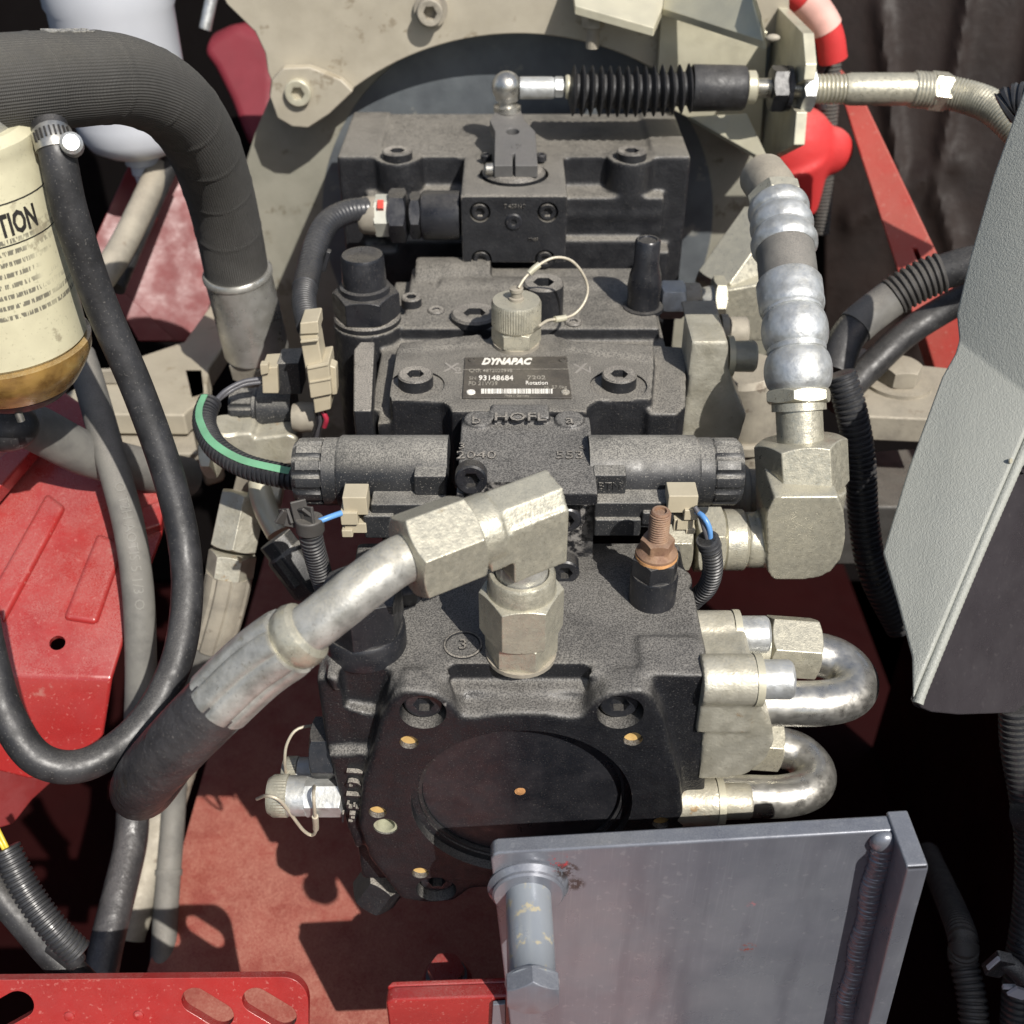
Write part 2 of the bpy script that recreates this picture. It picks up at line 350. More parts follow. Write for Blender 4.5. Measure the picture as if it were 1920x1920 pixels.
m_corrd = mat('dusty conduit', (.05, .047, .044), .6, col2=(.035, .033, .03), dust=.5, dcol=(.22, .2, .17), bump=.1, bs=300)
m_tan = mat('tan plastic', (.43, .38, .275), .5, col2=(.36, .315, .225), vs=60, vmix=.6, bump=.05, bs=600, dust=.2, dcol=(.5, .45, .34), fleck=.2, fs=900, fcol=(.3, .26, .18))
m_white = mat('white plastic tank', (.54, .56, .60), .4, col2=(.46, .48, .52), vs=14, vmix=.4, dust=.2, dcol=(.6, .52, .45))
m_side = mat('grey leather grain panel', (.30, .308, .278), .6, col2=(.265, .273, .245), vs=16, vmix=.4, dust=.1, dcol=(.48, .46, .38))
m_dark = mat('dark glossy panel', (.04, .036, .04), .32, col2=(.028, .025, .028), vs=18, vmix=.6, bump=.03, bs=300, fleck=.18, fs=420, fcol=(.12, .11, .11), dust=.2, coat=.2)
m_amber = mat('amber bowl', (.33, .2, .06), .28, col2=(.12, .065, .02), vs=55, vmix=.95, coat=.4, dust=.5, dcol=(.4, .32, .18), stain=(.06, .035, .015), ss=50, st=.55)
m_rust = mat('rusty steel', (.20, .11, .07), .75, .25, col2=(.28, .17, .1), vs=130, vmix=.9, bump=.4, bs=700, dust=.4, dcol=(.32, .25, .19))
m_orng = mat('orange washer', (.62, .33, .14), .5, col2=(.4, .2, .08), vs=160, vmix=.9)
m_ochre = mat('ochre thread sealant', (.60, .40, .15), .55, col2=(.45, .28, .1), vs=160, vmix=.7)
m_rim = mat('greenish bore rim', (.34, .34, .24), .7, col2=(.2, .2, .14), vs=160)
m_wire = mat('dusty wire rope', (.52, .47, .37), .5, .3, col2=(.4, .36, .28), vs=200, bump=.3, bs=1500)
m_blue = mat('blue wire', (.12, .30, .62), .4); m_green = mat('green stripe', (.16, .42, .24), .5, dust=.2); m_grn = m_green
m_wred = mat('red wire', (.4, .03, .06), .4); m_yel = mat('yellow wire', (.6, .45, .05), .4); m_gwire = mat('grey wire', (.09, .09, .1), .45)
m_plate = mat('nameplate', (.045, .041, .036), .45, col2=(.075, .068, .056), vs=90, vmix=.9, bump=.1, bs=600, dust=.25, dcol=(.2, .17, .13), fleck=.5, fs=700, fcol=(.02, .018, .016), stain=(.025, .02, .016), ss=90, st=.6)
m_print = mat('white print', (.74, .71, .64), .5, col2=(.62, .58, .5), vs=300); m_printd = mat('worn print', (.36, .335, .28), .55, col2=(.16, .145, .12), vs=420, vmix=.9)
m_ink = mat('black ink', (.022, .02, .018), .6); m_scr = mat('scribed mark', (.30, .28, .25), .6, dust=.2)
m_hprint = mat('faded hose print', (.33, .32, .29), .6, col2=(.12, .12, .115), vs=500, vmix=.9)
m_redmark = mat('red mark', (.6, .06, .04), .5)
m_peach = mat('peach tape', (.72, .42, .36), .45, dust=.3, dcol=(.6, .4, .34))

def weave(nt, L, c, mix, ramp, mth, noise, pos):
    return c
def hose_canvas():
    m = mat('woven canvas hose', (.062, .06, .055), .8, col2=(.04, .039, .036), vs=30, vmix=.6, dust=.5, dcol=(.16, .15, .125), dlo=.1)
    nt = m.node_tree; L = nt.links.new; b = nt.nodes['Principled BSDF']
    tc = nd(nt, 'ShaderNodeTexCoord'); mp = nd(nt, 'ShaderNodeMapping'); mp.inputs['Scale'].default_value = (1100, 92, 1); L(tc.outputs['UV'], mp.inputs[0])
    sp = nd(nt, 'ShaderNodeSeparateXYZ'); L(mp.outputs[0], sp.inputs[0])
    def sn(o):
        s = nd(nt, 'ShaderNodeMath', operation='SINE'); q = nd(nt, 'ShaderNodeMath', operation='MULTIPLY'); q.inputs[1].default_value = 6.283; L(o, q.inputs[0]); L(q.outputs[0], s.inputs[0]); return s.outputs[0]
    a = nd(nt, 'ShaderNodeMath', operation='ADD'); L(sn(sp.outputs[0]), a.inputs[0]); L(sn(sp.outputs[1]), a.inputs[1])
    bp = nd(nt, 'ShaderNodeBump'); bp.inputs['Strength'].default_value = .55; bp.inputs['Distance'].default_value = .0006; L(a.outputs[0], bp.inputs['Height']); L(bp.outputs[0], b.inputs['Normal'])
    return m
m_canvas = hose_canvas()
def leather(m, sc, st):
    nt = m.node_tree; L = nt.links.new; b = nt.nodes['Principled BSDF']; g = nd(nt, 'ShaderNodeNewGeometry')
    v = nd(nt, 'ShaderNodeTexNoise'); v.inputs['Scale'].default_value = sc; v.inputs['Detail'].default_value = 1.5; v.inputs['Distortion'].default_value = 2.2; L(g.outputs['Position'], v.inputs['Vector'])
    ab = nd(nt, 'ShaderNodeMapRange', interpolation_type='SMOOTHSTEP'); L(v.outputs['Fac'], ab.inputs[0]); ab.inputs[1].default_value = .4; ab.inputs[2].default_value = .6
    bp = nd(nt, 'ShaderNodeBump'); bp.inputs['Strength'].default_value = st; bp.inputs['Distance'].default_value = .0005; L(ab.outputs[0], bp.inputs['Height']); L(bp.outputs[0], b.inputs['Normal'])
leather(m_side, 430, .4)
def label_mat():
    def ex(nt, L, c, mix, ramp, mth, noise, pos):
        tc = nd(nt, 'ShaderNodeTexCoord'); sp = nd(nt, 'ShaderNodeSeparateXYZ'); L(tc.outputs['UV'], sp.inputs[0])
        row = mth('FRACT', mth('MULTIPLY', sp.outputs[1], 175.0), 0.0); line = mth('MULTIPLY', ramp(row, .3, .4), ramp(row, .85, .75))
        mp = nd(nt, 'ShaderNodeMapping'); mp.inputs['Scale'].default_value = (300, 175, 1); L(tc.outputs['UV'], mp.inputs[0])
        n = nd(nt, 'ShaderNodeTexNoise'); n.inputs['Scale'].default_value = 1.0; n.inputs['Detail'].default_value = 1.0; L(mp.outputs[0], n.inputs['Vector'])
        area = mth('MULTIPLY', ramp(sp.outputs[1], .027, .031), ramp(sp.outputs[1], .078, .074))
        area = mth('MULTIPLY', area, ramp(noise(30, 2), .3, .5))
        return mix(mth('MULTIPLY', mth('MULTIPLY', mth('MULTIPLY', line, ramp(n.outputs['Fac'], .42, .5)), area), .85), c, (.09, .085, .07))
    return mat('cream paper label', (.56, .53, .37), .42, col2=(.46, .43, .3), vs=30, vmix=.8, stain=(.28, .25, .17), ss=38, st=.57, extra=ex, fleck=.3, fs=500, fcol=(.2, .18, .12), dust=.15, dcol=(.45, .4, .28))
m_label = label_mat()
m_lever = mat('grey phosphated lever', (.11, .108, .105), .55, .2, col2=(.075, .074, .073), vs=60, bump=.15, bs=600, dust=.45, dcol=(.2, .185, .165))
m_raised = mat('raised hose print', (.2, .195, .175), .75, dust=.3)
m_sleeve = mat('polished steel sleeve', (.60, .59, .55), .34, .7, col2=(.34, .33, .29), vs=40, vmix=.8, bump=.06, bs=300, dust=.2, stain=(.3, .26, .19), ss=60, st=.64)
# ------------------------------------------------------------------ setting
def sheet(name, pts, mt, th=4):
    m = M(); p = [V(q) for q in pts]; n = (p[1] - p[0]).cross(p[2] - p[0]).normalized(); m.prism(p, n * th)
    return solo(name, None, None, m, mt, p[0], kind='structure')
sheet('floor', [(-305, -700, -334), (128, -700, -334), (128, 1010, -334), (-305, 1010, -334)], m_redfl)
sheet('shade_pit', [(-1000, -700, -704), (-306, -700, -704), (-306, 1010, -704), (-1000, 1010, -704)], m_shade_pit)  # added pit, deep and dark coloured to stand for shade
sheet('shade_pit', [(129, -700, -604), (520, -700, -604), (520, 1010, -604), (129, 1010, -604)], m_shade_pit)  # added pit replaces the red floor here, which is only in shade
sheet('wall', [(128, -700, -600), (128, 1010, -600), (128, 1010, -336), (128, -700, -336)], m_redwall)  # side of the added shade pit
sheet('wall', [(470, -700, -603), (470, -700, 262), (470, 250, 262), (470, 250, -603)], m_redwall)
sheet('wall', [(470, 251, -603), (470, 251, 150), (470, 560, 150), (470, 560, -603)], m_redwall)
sheet('wall', [(-420, -72, -333), (-420, -72, -225), (126, -72, -225), (126, -72, -333)], m_redwall, 10)  # added out of view to shade the floor behind it
sheet('wall', [(-1000, 1016, -700), (-1000, 1016, 700), (900, 1016, 700), (900, 1016, -700)], m_void)
sheet('wall', [(-1004, -700, -700), (-1004, -700, 300), (-1004, 1010, 300), (-1004, 1010, -700)], m_void)

# crumpled dark lining behind the cable
def lining():
    m = M(); nx, ny = 70, 50; vs = []; fs = []
    a = P(1545, -60, t=1180); b = P(2060, -60, t=1120); c = P(1545, 700, t=1300); d = P(2060, 700, t=1200)
    rr = random.Random(3)
    folds = [(.22, .1, .35, .9), (.55, .0, .42, .55), (.42, .5, .62, 1.0), (.8, .1, .66, .8), (.1, .6, .5, .45), (.85, .0, .95, 1.0)]
    for j in range(ny + 1):
        for i in range(nx + 1):
            u, v = i / nx, j / ny; p = a.lerp(b, u).lerp(c.lerp(d, u), v); h = 0
            for x0, y0, x1, y1 in folds:
                L2 = (x1 - x0) ** 2 + (y1 - y0) ** 2; k = max(0, min(1, ((u - x0) * (x1 - x0) + (v - y0) * (y1 - y0)) / L2))
                dd = math.hypot(u - x0 - k * (x1 - x0), v - y0 - k * (y1 - y0)); h = max(h, 10 * math.exp(-(dd / .03) ** 1.3))
            h += 3 * math.sin(u * 4 + v * 5) * math.sin(v * 4 + 1)
            vs.append(p - V((.3, .9, -.1)) * h)
    for j in range(ny):
        for i in range(nx): k = j * (nx + 1) + i; fs.append((k, k + 1, k + nx + 2, k + nx + 1))
    m.add(vs, fs); o = solo('lining_sheet', 'crumpled dark brown lining sheet hanging behind the pale conduit', 'lining', m, m_tarp, a)
    md = o.modifiers.new('t', 'SOLIDIFY'); md.thickness = .003
lining()

# ------------------------------------------------------------------ bell housing plates
o = V((0, 640, 0)); pts = [P(x, y, Y=640) for x, y in ((540, 60), (505, 185), (478, 250), (462, 300), (470, 400), (500, 640), (560, 900), (1400, 900), (1470, 560), (1485, 420), (1470, 320), (1440, 230), (1500, 60))]
T = thing('bell_plate', 'big olive metal plate with blue grey disc behind the rearmost pump', 'plate', (0, 640, -100))
part(T, 'plate', M().prism(pts, (0, 12, 0)), m_olive, 1.0)
dm = M(); dm.lathe([(0, 0), (190, 0), (193, 1), (193, 3), (0, 3)], (0, 641, 82), (0, -1, 0), 96); part(T, 'disc', dm, m_greyplate)
# cover plate with the round cut-out
def cover_plate():
    T = thing('cover_plate', 'cream plate with a round cutout arching over the rearmost pump', 'plate', (0, 600, 300))
    c = V((0, 600, 18.0)); r = 256; out = []
    a0, a1 = R(131), R(36)
    for k in range(41):
        a = a0 + (a1 - a0) * k / 40; out.append(c + V((math.cos(a), 0, math.sin(a))) * r)
    q = [P(x, y, Y=600) for x, y in ((1400, 140), (1480, 40), (1480, -120), (360, -120), (425, 8), (478, 60), (497, 100), (502, 135), (508, 150), (505, 178), (520, 222), (548, 238), (578, 240), (600, 230))]
    me = to_mesh(M().prism(out + q, (0, 10, 0)), 'plate', BASE[T.name]); part(T, 'plate', me, m_cream, 1.5)
    for x, y, s in ((563, 166, 1.0), (808, 17, .95)):
        b = P(x, y, Y=598); m = M(); m.cyl(b + V((0, 2, 0)), b + V((0, -3, 0)), 15 * s); m.capbolt(b + V((0, -3, 0)), (0, -1, 0), 11.5 * s, 13, 5.6, 9); part(T, 'bolt', m, m_pale if s == 1 else m_dustmet)
    e = [P(x, y, Y=588) for x, y in ((510, 150), (530, 128), (580, 126), (640, 150), (662, 172), (618, 214), (578, 240), (548, 238), (520, 222), (505, 180))]
    part(T, 'ear', M().prism(e, (0, 11.5, 0)), m_cream, 1.5)
cover_plate()

# ------------------------------------------------------------------ rearmost pump
def rear_pump():
    T = thing('hydraulic_pump', 'rearmost black hydraulic pump with cable lever on its square control block', 'pump', (-4, 500, 60))
    B = BASE[T.name]; m = M()
    m.span((-118, 478, 40), (112, 590, 210)); m.span((-146, 470, 30), (-113, 585, 213)); m.span((108, 470, 30), (138, 585, 213))
    m.span((-124, 458, 150), (118, 500, 184))
    m.cyl((-122, 474, 168), (116, 474, 168), 17); m.span((-100, 452, 60), (100, 500, 150)); m.cyl((-60, 460, 192), (-110, 460, 192), 0.5)
    m.span((-44, 392, 157), (36, 500, 210.5)); m.span((-128, 452, 30), (125, 500, 140))
    for x in (-97, 90): m.cyl((x, 476, 170), (x, 476, 211.5), 19)
    cuts = [M().cyl((-4, 437, 206), (-4, 437, 216), 27, seg=48)]
    for x, y in ((900, 398), (1027, 398), (903, 487), (1022, 487)):
        b = P(x, y, Y=392); cuts.append(M().cyl(b + V((0, 6, 0)), b - V((0, 4, 0)), 8, seg=32))
    body = cast(m, 1.8, 5, cuts, B); part(T, 'pump_body', body, m_castd)
    for x, y in ((900, 398), (1027, 398), (903, 487), (1022, 487)):
        b = P(x, y, Y=394); part(T, 'bolt', M().capbolt(b + V((0, 4, 0)), (0, -1, 0), 6.8, 4.5, 3.4, 3), m_castp)
    b = P(963, 416, Y=392); part(T, 'plug', M().capbolt(b + V((0, 1, 0)), (0, -1, 0), 6.5, 2.5, 2.4, 1.5), m_blk)
    for x in (-97, 90): b = V((x, 470, 211)); part(T, 'bolt', M().capbolt(b, (0, 0, 1), 12, 7, 5.5, 5), m_castp)
    dm = M(); dm.lathe([(0, 0), (24.5, 0), (24.5, 5), (22, 7.5), (13, 8), (12, 10), (0, 10)], (-4, 437, 207), (0, 0, 1), 48); part(T, 'shaft_disc', dm, m_castp)
    for x, y in ((912, 300), (1014, 300)): b = P(x, y, Z=213); part(T, 'bolt', M().capbolt(b, (0, 0, 1), 4.6, 5, 2.4, 3), m_blk)
    tm = M(); tm.text('7 483610', P(965, 387, Y=391.6), (1, 0, 0), (0, 0, 1), 4.2, .5); tm.text('00435', P(1000, 449, Y=391.6), (1, 0, 0), (0, 0, 1), 3.2, .4); part(T, 'stamped_lettering', tm, m_castd)
    # lever: a clamp arm rising away from the disc
    L = thing('control_lever', 'dusty grey clamp lever bolted on the square control block', 'lever', (-4, 437, 214))
    a = [P(926, 318, Z=217), P(996, 314, Z=217), P(990, 250, Z=226), P(980, 200, Z=238), P(940, 200, Z=238), P(921, 230, Z=232)]
    lm = M(); A = V((-20, 418, 0)); 
    top = [V((-19, 418, 224)), V((14, 418, 224)), V((13, 470, 229)), (P(984, 222, Y=488)), P(976, 201, Y=506), P(930, 201, Y=506), P(918, 222, Y=488), V((-19, 470, 229))]
    top = [V((p[0], p[1], 224 + (p[1] - 418) * .17)) for p in top]
    lm.prism(top, (0, 1, -10)); h1 = M().cyl((-4, 437, 200), (-4, 437, 245), 5.0); h2 = M().span((-5, 410, 205), (-3.2, 436, 240)); h3 = M().cyl((-5, 470, 200), (-5, 470, 250), 5)
    me = drill(to_mesh(lm, 'arm', BASE[L.name]), [h2, h3], BASE[L.name]); fin(me); part(L, 'arm', me, m_lever, .8)
    bm_ = M(); bm_.capbolt((-20, 424, 219), (-1, 0, 0), 4.6, 6, 2.2, 3); part(L, 'clamp_bolt', bm_, m_steel)
    tm = M(); n = V((0, -.17, 1)).normalized(); tm.text('17', V((-3, 446, 224 + 28 * .17 + .3)), (1, 0, 0), V((0, 1, .17)), 9, .3); part(L, 'stamped_lettering', tm, m_lever)
    # position sensor on its side
    s = thing('position_sensor', 'black barrel sensor with pale hex end beside the lever block', 'sensor', (-60, 410, 180))
    def X(px): return P(px, 404, Y=410)
    ax = V((-1, 0, 0)); z0 = X(862)
    part(s, 'barrel', M().lathe([(0, 0), (18.5, 0), (18.5, 27), (17, 29), (0, 29)], z0, ax, 40), m_blk)
    part(s, 'hex_nut', M().hexn(X(790), X(770), 18), m_blk); part(s, 'hex_nut', M().hexn(X(763), X(731), 20.5), m_blk)
    part(s, 'pale_hex', M().hexn(X(733), X(703), 16), m_ivory, label='off white hex collar'); part(s, 'end_sleeve', M().lathe([(0, 0), (14.5, 0), (14, 10), (12, 13), (0, 13)], X(706), ax, 32), m_dustmet)
    rm = M(); b = X(718) + V((0, -9.5, 11.5)); rm.box(b, (4.5, 7, 5), rot=Matrix.Rotation(R(40), 3, 'X')); part(s, 'red_mark', rm, m_redmark)
rear_pump()

# ------------------------------------------------------------------ push-pull control cable
def cable():
    T = thing('control_cable', 'push pull cable with black bellows and ball joint on the lever', 'cable', P(948, 190, Y=506))
    y = 506; C = lambda px, py=166: P(px, py, Y=y); r_ = lambda px: px * C(1200).length and px * ((C(1200) - CAM).dot(FWD) / FPX)
    k = (C(1200) - CAM).dot(FWD) / FPX
    part(T, 'ball_socket', M().ball(C(950, 163), 28 * k, (1, 1, 1.02)), m_steel)
    part(T, 'ball_stud', M().lathe([(0, 0), (11, 0), (11, 4), (7, 5), (7, 8), (9.5, 9), (10, 14), (0, 14)], C(951, 208), (0, 0, 1), 28), m_steel)
    part(T, 'rod_end', M().lathe([(0, 0), (20 * k, 0), (20 * k, 60 * k), (18 * k, 64 * k), (0, 64 * k)], C(975, 165), (1, 0, 0), 28), m_zinc)
    part(T, 'lock_nut', M().hexn(C(1040, 163), C(1056, 163), 19 * k), m_zinc); part(T, 'rod', M().cyl(C(1050, 163), C(1090, 164), 9 * k), m_steel)
    part(T, 'retaining_ring', M().lathe([(0, 0), (20 * k, 0), (22 * k, 4 * k), (20 * k, 10 * k), (0, 10 * k)], C(1060, 163), (1, 0, 0), 28), m_pale)
    # bellows: a sag that follows its own weight, folds open below
    pts = [C(1066, 170), C(1110, 171), C(1170, 172), C(1240, 170), C(1300, 165)]; pa = Path(pts, sub=10); n = 14; pr = [(0, 20 * k)]
    for i in range(n):
        a = pa.len * (i + .1) / n; w = pa.len / n; e = 1.02 if i < 11 else .98
        pr += [(a + w * .1, 30 * k), (a + w * .38, 43 * k * e), (a + w * .47, 45 * k * e), (a + w * .56, 43 * k * e), (a + w * .82, 30 * k)]
    part(T, 'bellows', M().rings(pa, pr, 40), m_rub)
    part(T, 'sleeve', M().lathe([(0, 0), (41 * k, 0), (42 * k, 3 * k), (40 * k, 95 * k), (37 * k, 100 * k), (0, 100 * k)], C(1297, 165), (1, .0, 0), 40), m_rub)
    part(T, 'end_ring', M().lathe([(0, 0), (24 * k, 0), (30 * k, 4 * k), (30 * k, 18 * k), (24 * k, 22 * k), (0, 22 * k)], C(1396, 164), (1, 0, 0), 32), m_pale)
    part(T, 'threaded_stem', M().thread(C(1415, 165), C(1600, 166), 18 * k, 1.6, .7), m_steel)
    part(T, 'lock_nut', M().hexn(C(1444, 166), C(1474, 166), 42 * k), m_blk); part(T, 'washer', M().cyl(C(1473, 166), C(1481, 166), 40 * k), m_blk)
    part(T, 'lock_nut', M().hexn(C(1500, 167), C(1524, 167), 42 * k), m_zinc)
    part(T, 'threaded_neck', M().thread(C(1520, 167), C(1590, 167), 27 * k, 3.2, 1.2), m_pass)
    part(T, 'conduit_tube', M().lathe([(0, 0), (27 * k, 0), (30 * k, 12 * k), (30 * k, 130 * k), (0, 136 * k)], C(1583, 167), (1, 0, 0), 12), m_pass)
    part(T, 'threaded_collar', M().thread(C(1710, 167), C(1752, 170), 33 * k, 3.0, .9), m_pass); part(T, 'lock_nut', M().hexn(C(1742, 169), C(1776, 173), 36 * k), m_pass)
    pp = Path([C(1770, 172), P(1820, 184, Y=495), P(1862, 202, Y=480), P(1905, 240, Y=460), P(1990, 330, Y=430)]); n = int(pp.len / 2.6); pr = []
    for i in range(n): a = i * 2.6; pr += [(a, 27.5 * k), (a + .9, 30 * k), (a + 1.7, 30 * k)]
    part(T, 'corrugated_conduit', M().rings(pp, pr, 28), m_pass)
cable()

def cable_bracket():
    T = thing('cable_bracket', 'pale bent steel bracket holding the cable between two nuts', 'bracket', P(1490, 260, Y=520))
    xx = P(1487, 170, Y=506).x
    def q(px, py): return P(px, py, X=xx)
    side = [q(1432, -40), q(1445, 0), q(1505, 62), q(1510, 120), q(1507, 150), q(1480, 165), q(1483, 200), q(1493, 210), q(1488, 272), q(1430, 303), q(1412, 296), q(1408, 200), q(1415, 100)]
    part(T, 'side_plate', M().prism(side, (9, 0, 0)), m_pale, .8)
    z = P(1350, 60, Y=520).z
    gus = [P(1240, 18, Y=540), P(1420, 0, Y=470), P(1445, 78, Y=505), P(1440, 76, Y=540)]
    up = [P(1085, 2, Y=590), P(1243, 2, Y=590), P(1232, 52, Y=560), P(1080, 12, Y=560)]
    part(T, 'upper_flange', M().prism([P(1078, 10, Y=545), P(1226, 52, Y=530), P(1245, 8, Y=570), P(1240, -60, Y=595), P(1070, -60, Y=595)], (0, 0, -7)), m_pale, .8)
    part(T, 'stiffener', M().prism([P(1243, 16, Y=560), P(1440, 80, Y=498), P(1428, 30, Y=490), P(1410, -30, Y=520), P(1250, -40, Y=595)], (0, 3, -6)), m_pale, .8)
    part(T, 'back_plate', M().prism([P(x, y, Y=588) for x, y in ((1240, 20), (1440, 60), (1425, 290), (1230, 190))], (0, 8, 0)), m_pale, .8)
    part(T, 'lower_gusset', M().prism([P(1290, 218, Y=560), P(1400, 212, Y=540), P(1440, 296, Y=500), P(1436, 302, Y=500)], (0, 5, -4)), m_pale, .8)
    for a, b in ((P(1440, 70, Y=498), P(1458, 72, Y=496)), (P(1420, 292, Y=502), P(1432, 300, Y=500))): part(T, 'weld_bead', M().ball((a + b) / 2, 3.6, (1.6, 1, .8)), m_dustmet)
    b = P(1113, 28, Y=560); bm_ = M(); bm_.hexn(b, b + V((0, 0, -9)), 9.5); bm_.thread(b + V((0, 0, -8)), b + V((0, 0, -26)), 5.6); part(T, 'bolt', bm_, m_dustmet)
cable_bracket()
# ------------------------------------------------------------------ middle pump with control module and nameplate
def Zr(px, py, z): return P(px, py, Z=z)
def mid_pump():
    T = thing('hydraulic_pump', 'middle black hydraulic pump with the nameplate on its control module', 'pump', (0, 290, 20))
    B = BASE[T.name]; zt = 153; m = M()
    m.span((-98, 208, -70), (104, 400, 138)); m.span((-84, 300, 100), (100, 402, 149))
    m.cyl((-109, 310, 40), (-109, 310, 150), 25); m.cyl((-60, 372, 128), (90, 372, 128), 24); m.cyl((-80, 395, 132), (-22, 395, 132), 26)
    top = [Zr(x, y, zt) for x, y in ((742, 655), (800, 648), (900, 645), (925, 625), (1040, 625), (1062, 648), (1160, 660), (1228, 668), (1222, 748), (1120, 750), (1104, 760), (1100, 772), (846, 772), (842, 760), (828, 752), (733, 750), (730, 742))]
    m.prism(top, (0, 0, -60))
    bk = [Zr(x, y, zt + 1.5) for x, y in ((748, 642), (905, 625), (900, 643), (745, 656))]; m.prism(bk, (0, 0, -50))
    bk = [Zr(x, y, zt + 2.5) for x, y in ((1046, 627), (1070, 637), (1225, 645), (1228, 672), (1160, 662), (1062, 650))]; m.prism(bk, (0, 0, -50))
    m.prism([Zr(x, y, zt - 8) for x, y in ((1215, 645), (1288, 650), (1286, 760), (1270, 775), (1215, 775))], (0, 0, -60))
    m.span((-92, 196, 88), (-62, 270, 135)); m.span((66, 200, 88), (100, 270, 136))
    m.span((-40, 181, 88), (40, 260, zt - 6))
    cuts = []
    for x, y in ((780, 722), (1160, 722)):
        b = Zr(x, y, zt); cuts.append(M().cyl(b + V((0, 0, -1.5)), b + V((0, 0, 10)), 18.5, seg=40))
    body = cast(m, 1.7, 4, cuts, B); part(T, 'pump_body', body, m_castd)
    # end plate on the module
    ep = [P(700, 640, Y=255), P(700, 637, Y=255)]
    a = Zr(697, 642, zt - 1); part(T, 'end_plate', M().prism([Zr(x, y, zt) for x, y in ((663, 655), (675, 640), (703, 640), (697, 770), (662, 770))], (0, 0, -52)), m_castp, 1.5)
    for x, y in ((780, 722), (1160, 722)):
        b = Zr(x, y, zt - 1.5); part(T, 'bolt', M().capbolt(b, (0, 0, 1), 11.3, 8.5, 5.2, 5), m_castp)
    # nameplate with its print
    z = zt + .3; N = M(); c4 = [Zr(x, y, z) for x, y in ((872, 672), (1062, 670), (1072, 748), (867, 748))]
    N.prism(c4, (0, 0, .9)); pl = part(T, 'nameplate', N, m_plate, .3)
    z += 1.0; A, Bq = Zr(867, 710, z), Zr(1068, 709, z); ux = (Bq - A).normalized()
    def tx(body, px, px1, py, size, mt, shear=0, bold=0, al='LEFT', nm='lettering'):
        q = part(pl, nm, M().text(body, Zr(px, py, z), (1, 0, 0), (0, 1, 0), size, .12, shear, bold, al, w=(Zr(px1, py, z) - Zr(px, py, z)).x), mt); return q
    tx('DYNAPAC', 903, 998, 678, 11.5, m_print, .35, .05)
    tx('CNR 4812028998', 879, 960, 695, 6.4, m_printd); tx('SN', 879, 892, 709, 5.4, m_printd); tx('93148684', 897, 962, 709, 8.8, m_print, 0, .01); tx('FD 21W39', 878, 932, 719, 6.8, m_printd)
    tx('7202', 988, 1022, 708, 6.6, m_printd); tx('Rotation', 985, 1026, 718, 6.6, m_print); tx('m  27.0kg', 1020, 1062, 726, 5, m_printd); tx('Made in Germany', 946, 992, 742, 3.4, m_printd)
    bc = M(); x = 902.0; rr = random.Random(5)
    while x < 1034: w = rr.choice((1.3, 1.9, 3.2, 4.6, 6.0)); p = [Zr(x, 738, z), Zr(min(x + w, 1036), 738, z), Zr(min(x + w, 1036), 729, z), Zr(x, 729, z)]; bc.prism(p, (0, 0, .1)); x += w + rr.choice((.8, 1.1, 1.6))
    part(pl, 'barcode', bc, m_print)
    ln = M(); ln.prism([Zr(869, 692.6, z), Zr(1066, 691.6, z), Zr(1066, 692.0, z), Zr(869, 693.1, z)], (0, 0, .1)); part(pl, 'rule_line', ln, m_printd)
    for x, y, mt in ((886, 676, m_plate), (1056, 676, m_plate), (883, 736, m_print), (1060, 736, m_printd)):
        part(pl, 'rivet', M().lathe([(0, 0), (2.9, 0), (2.7, .8), (1.4, 1.1), (1.2, .5), (0, .5)], Zr(x, y, z - .1), (0, 0, 1), 20), mt)
    sc = M(); sc.text('X', Zr(846, 690, zt), (1, 0, 0), (0, 1, 0), 17, .25, sx=.9); sc.text('2', Zr(859, 695, zt), (1, 0, 0), (0, 1, 0), 11, .25); part(T, 'scribed_lettering', sc, m_scr)
    sc = M(); sc.text('X', Zr(1092, 691, zt), (1, .1, 0), (0, 1, 0), 17, .25, shear=-.15, sx=.9); sc.text('1', Zr(1106, 694, zt), (1, 0, 0), (0, 1, 0), 11, .25); part(T, 'scribed_lettering', sc, m_scr)
    # screw plugs on the housing behind
    b = Zr(890, 600, 148); part(T, 'screw_plug', M().capbolt(b, (0, 0, 1), 17, 6, 7.5, 8, 1.6), m_castp)
    b = Zr(1018, 590, 148); part(T, 'screw_plug', M().capbolt(b, (0, 0, 1), 14.5, 26, 7, 9, 1.4), m_castp)
    b = Zr(772, 574, 148); part(T, 'screw_plug', M().capbolt(b, (0, 0, 1), 7.5, 8, 3.6, 4), m_castp)
    for x, y in ((818, 584), (1075, 606)): part(T, 'screw_plug', M().capbolt(Zr(x, y, 148.5), (0, 0, 1), 6.5, 2, 2.8, 1.2), m_castp)
    # relief valve stack
    o = V((-109, 310, 0)); q = part(T, 'relief_valve', M().hexn(o + V((0, 0, 154)), o + V((0, 0, 173)), 24), m_blk, .6)
    part(q, 'sealing_ring', M().cyl(o + V((0, 0, 149)), o + V((0, 0, 154.5)), 24, ch=1.2), m_castp); part(q, 'valve_cap', M().lathe([(0, 172), (17.5, 172), (17.5, 177), (15.5, 178), (15, 198), (14, 200), (12, 200.2), (10, 199.5), (0, 200.5)], o, (0, 0, 1), 40), m_blk)
    # slim cap on the other side
    o = P(1205, 580, Z=147); part(T, 'test_cap', M().lathe([(0, 0), (15, 0), (15, 3), (12, 3.5), (12, 15), (12.6, 19), (11.5, 28), (9.2, 36), (9.2, 53), (8, 54.5), (6.5, 54.5), (6, 53.5), (0, 54)], o, (0, 0, 1), 14), m_blk)
    # relief block left of the module, seen past the solenoid
    part(T, 'side_block', M().span((-112, 270, 60), (-96, 300, 120)), m_castp, 1)
mid_pump()

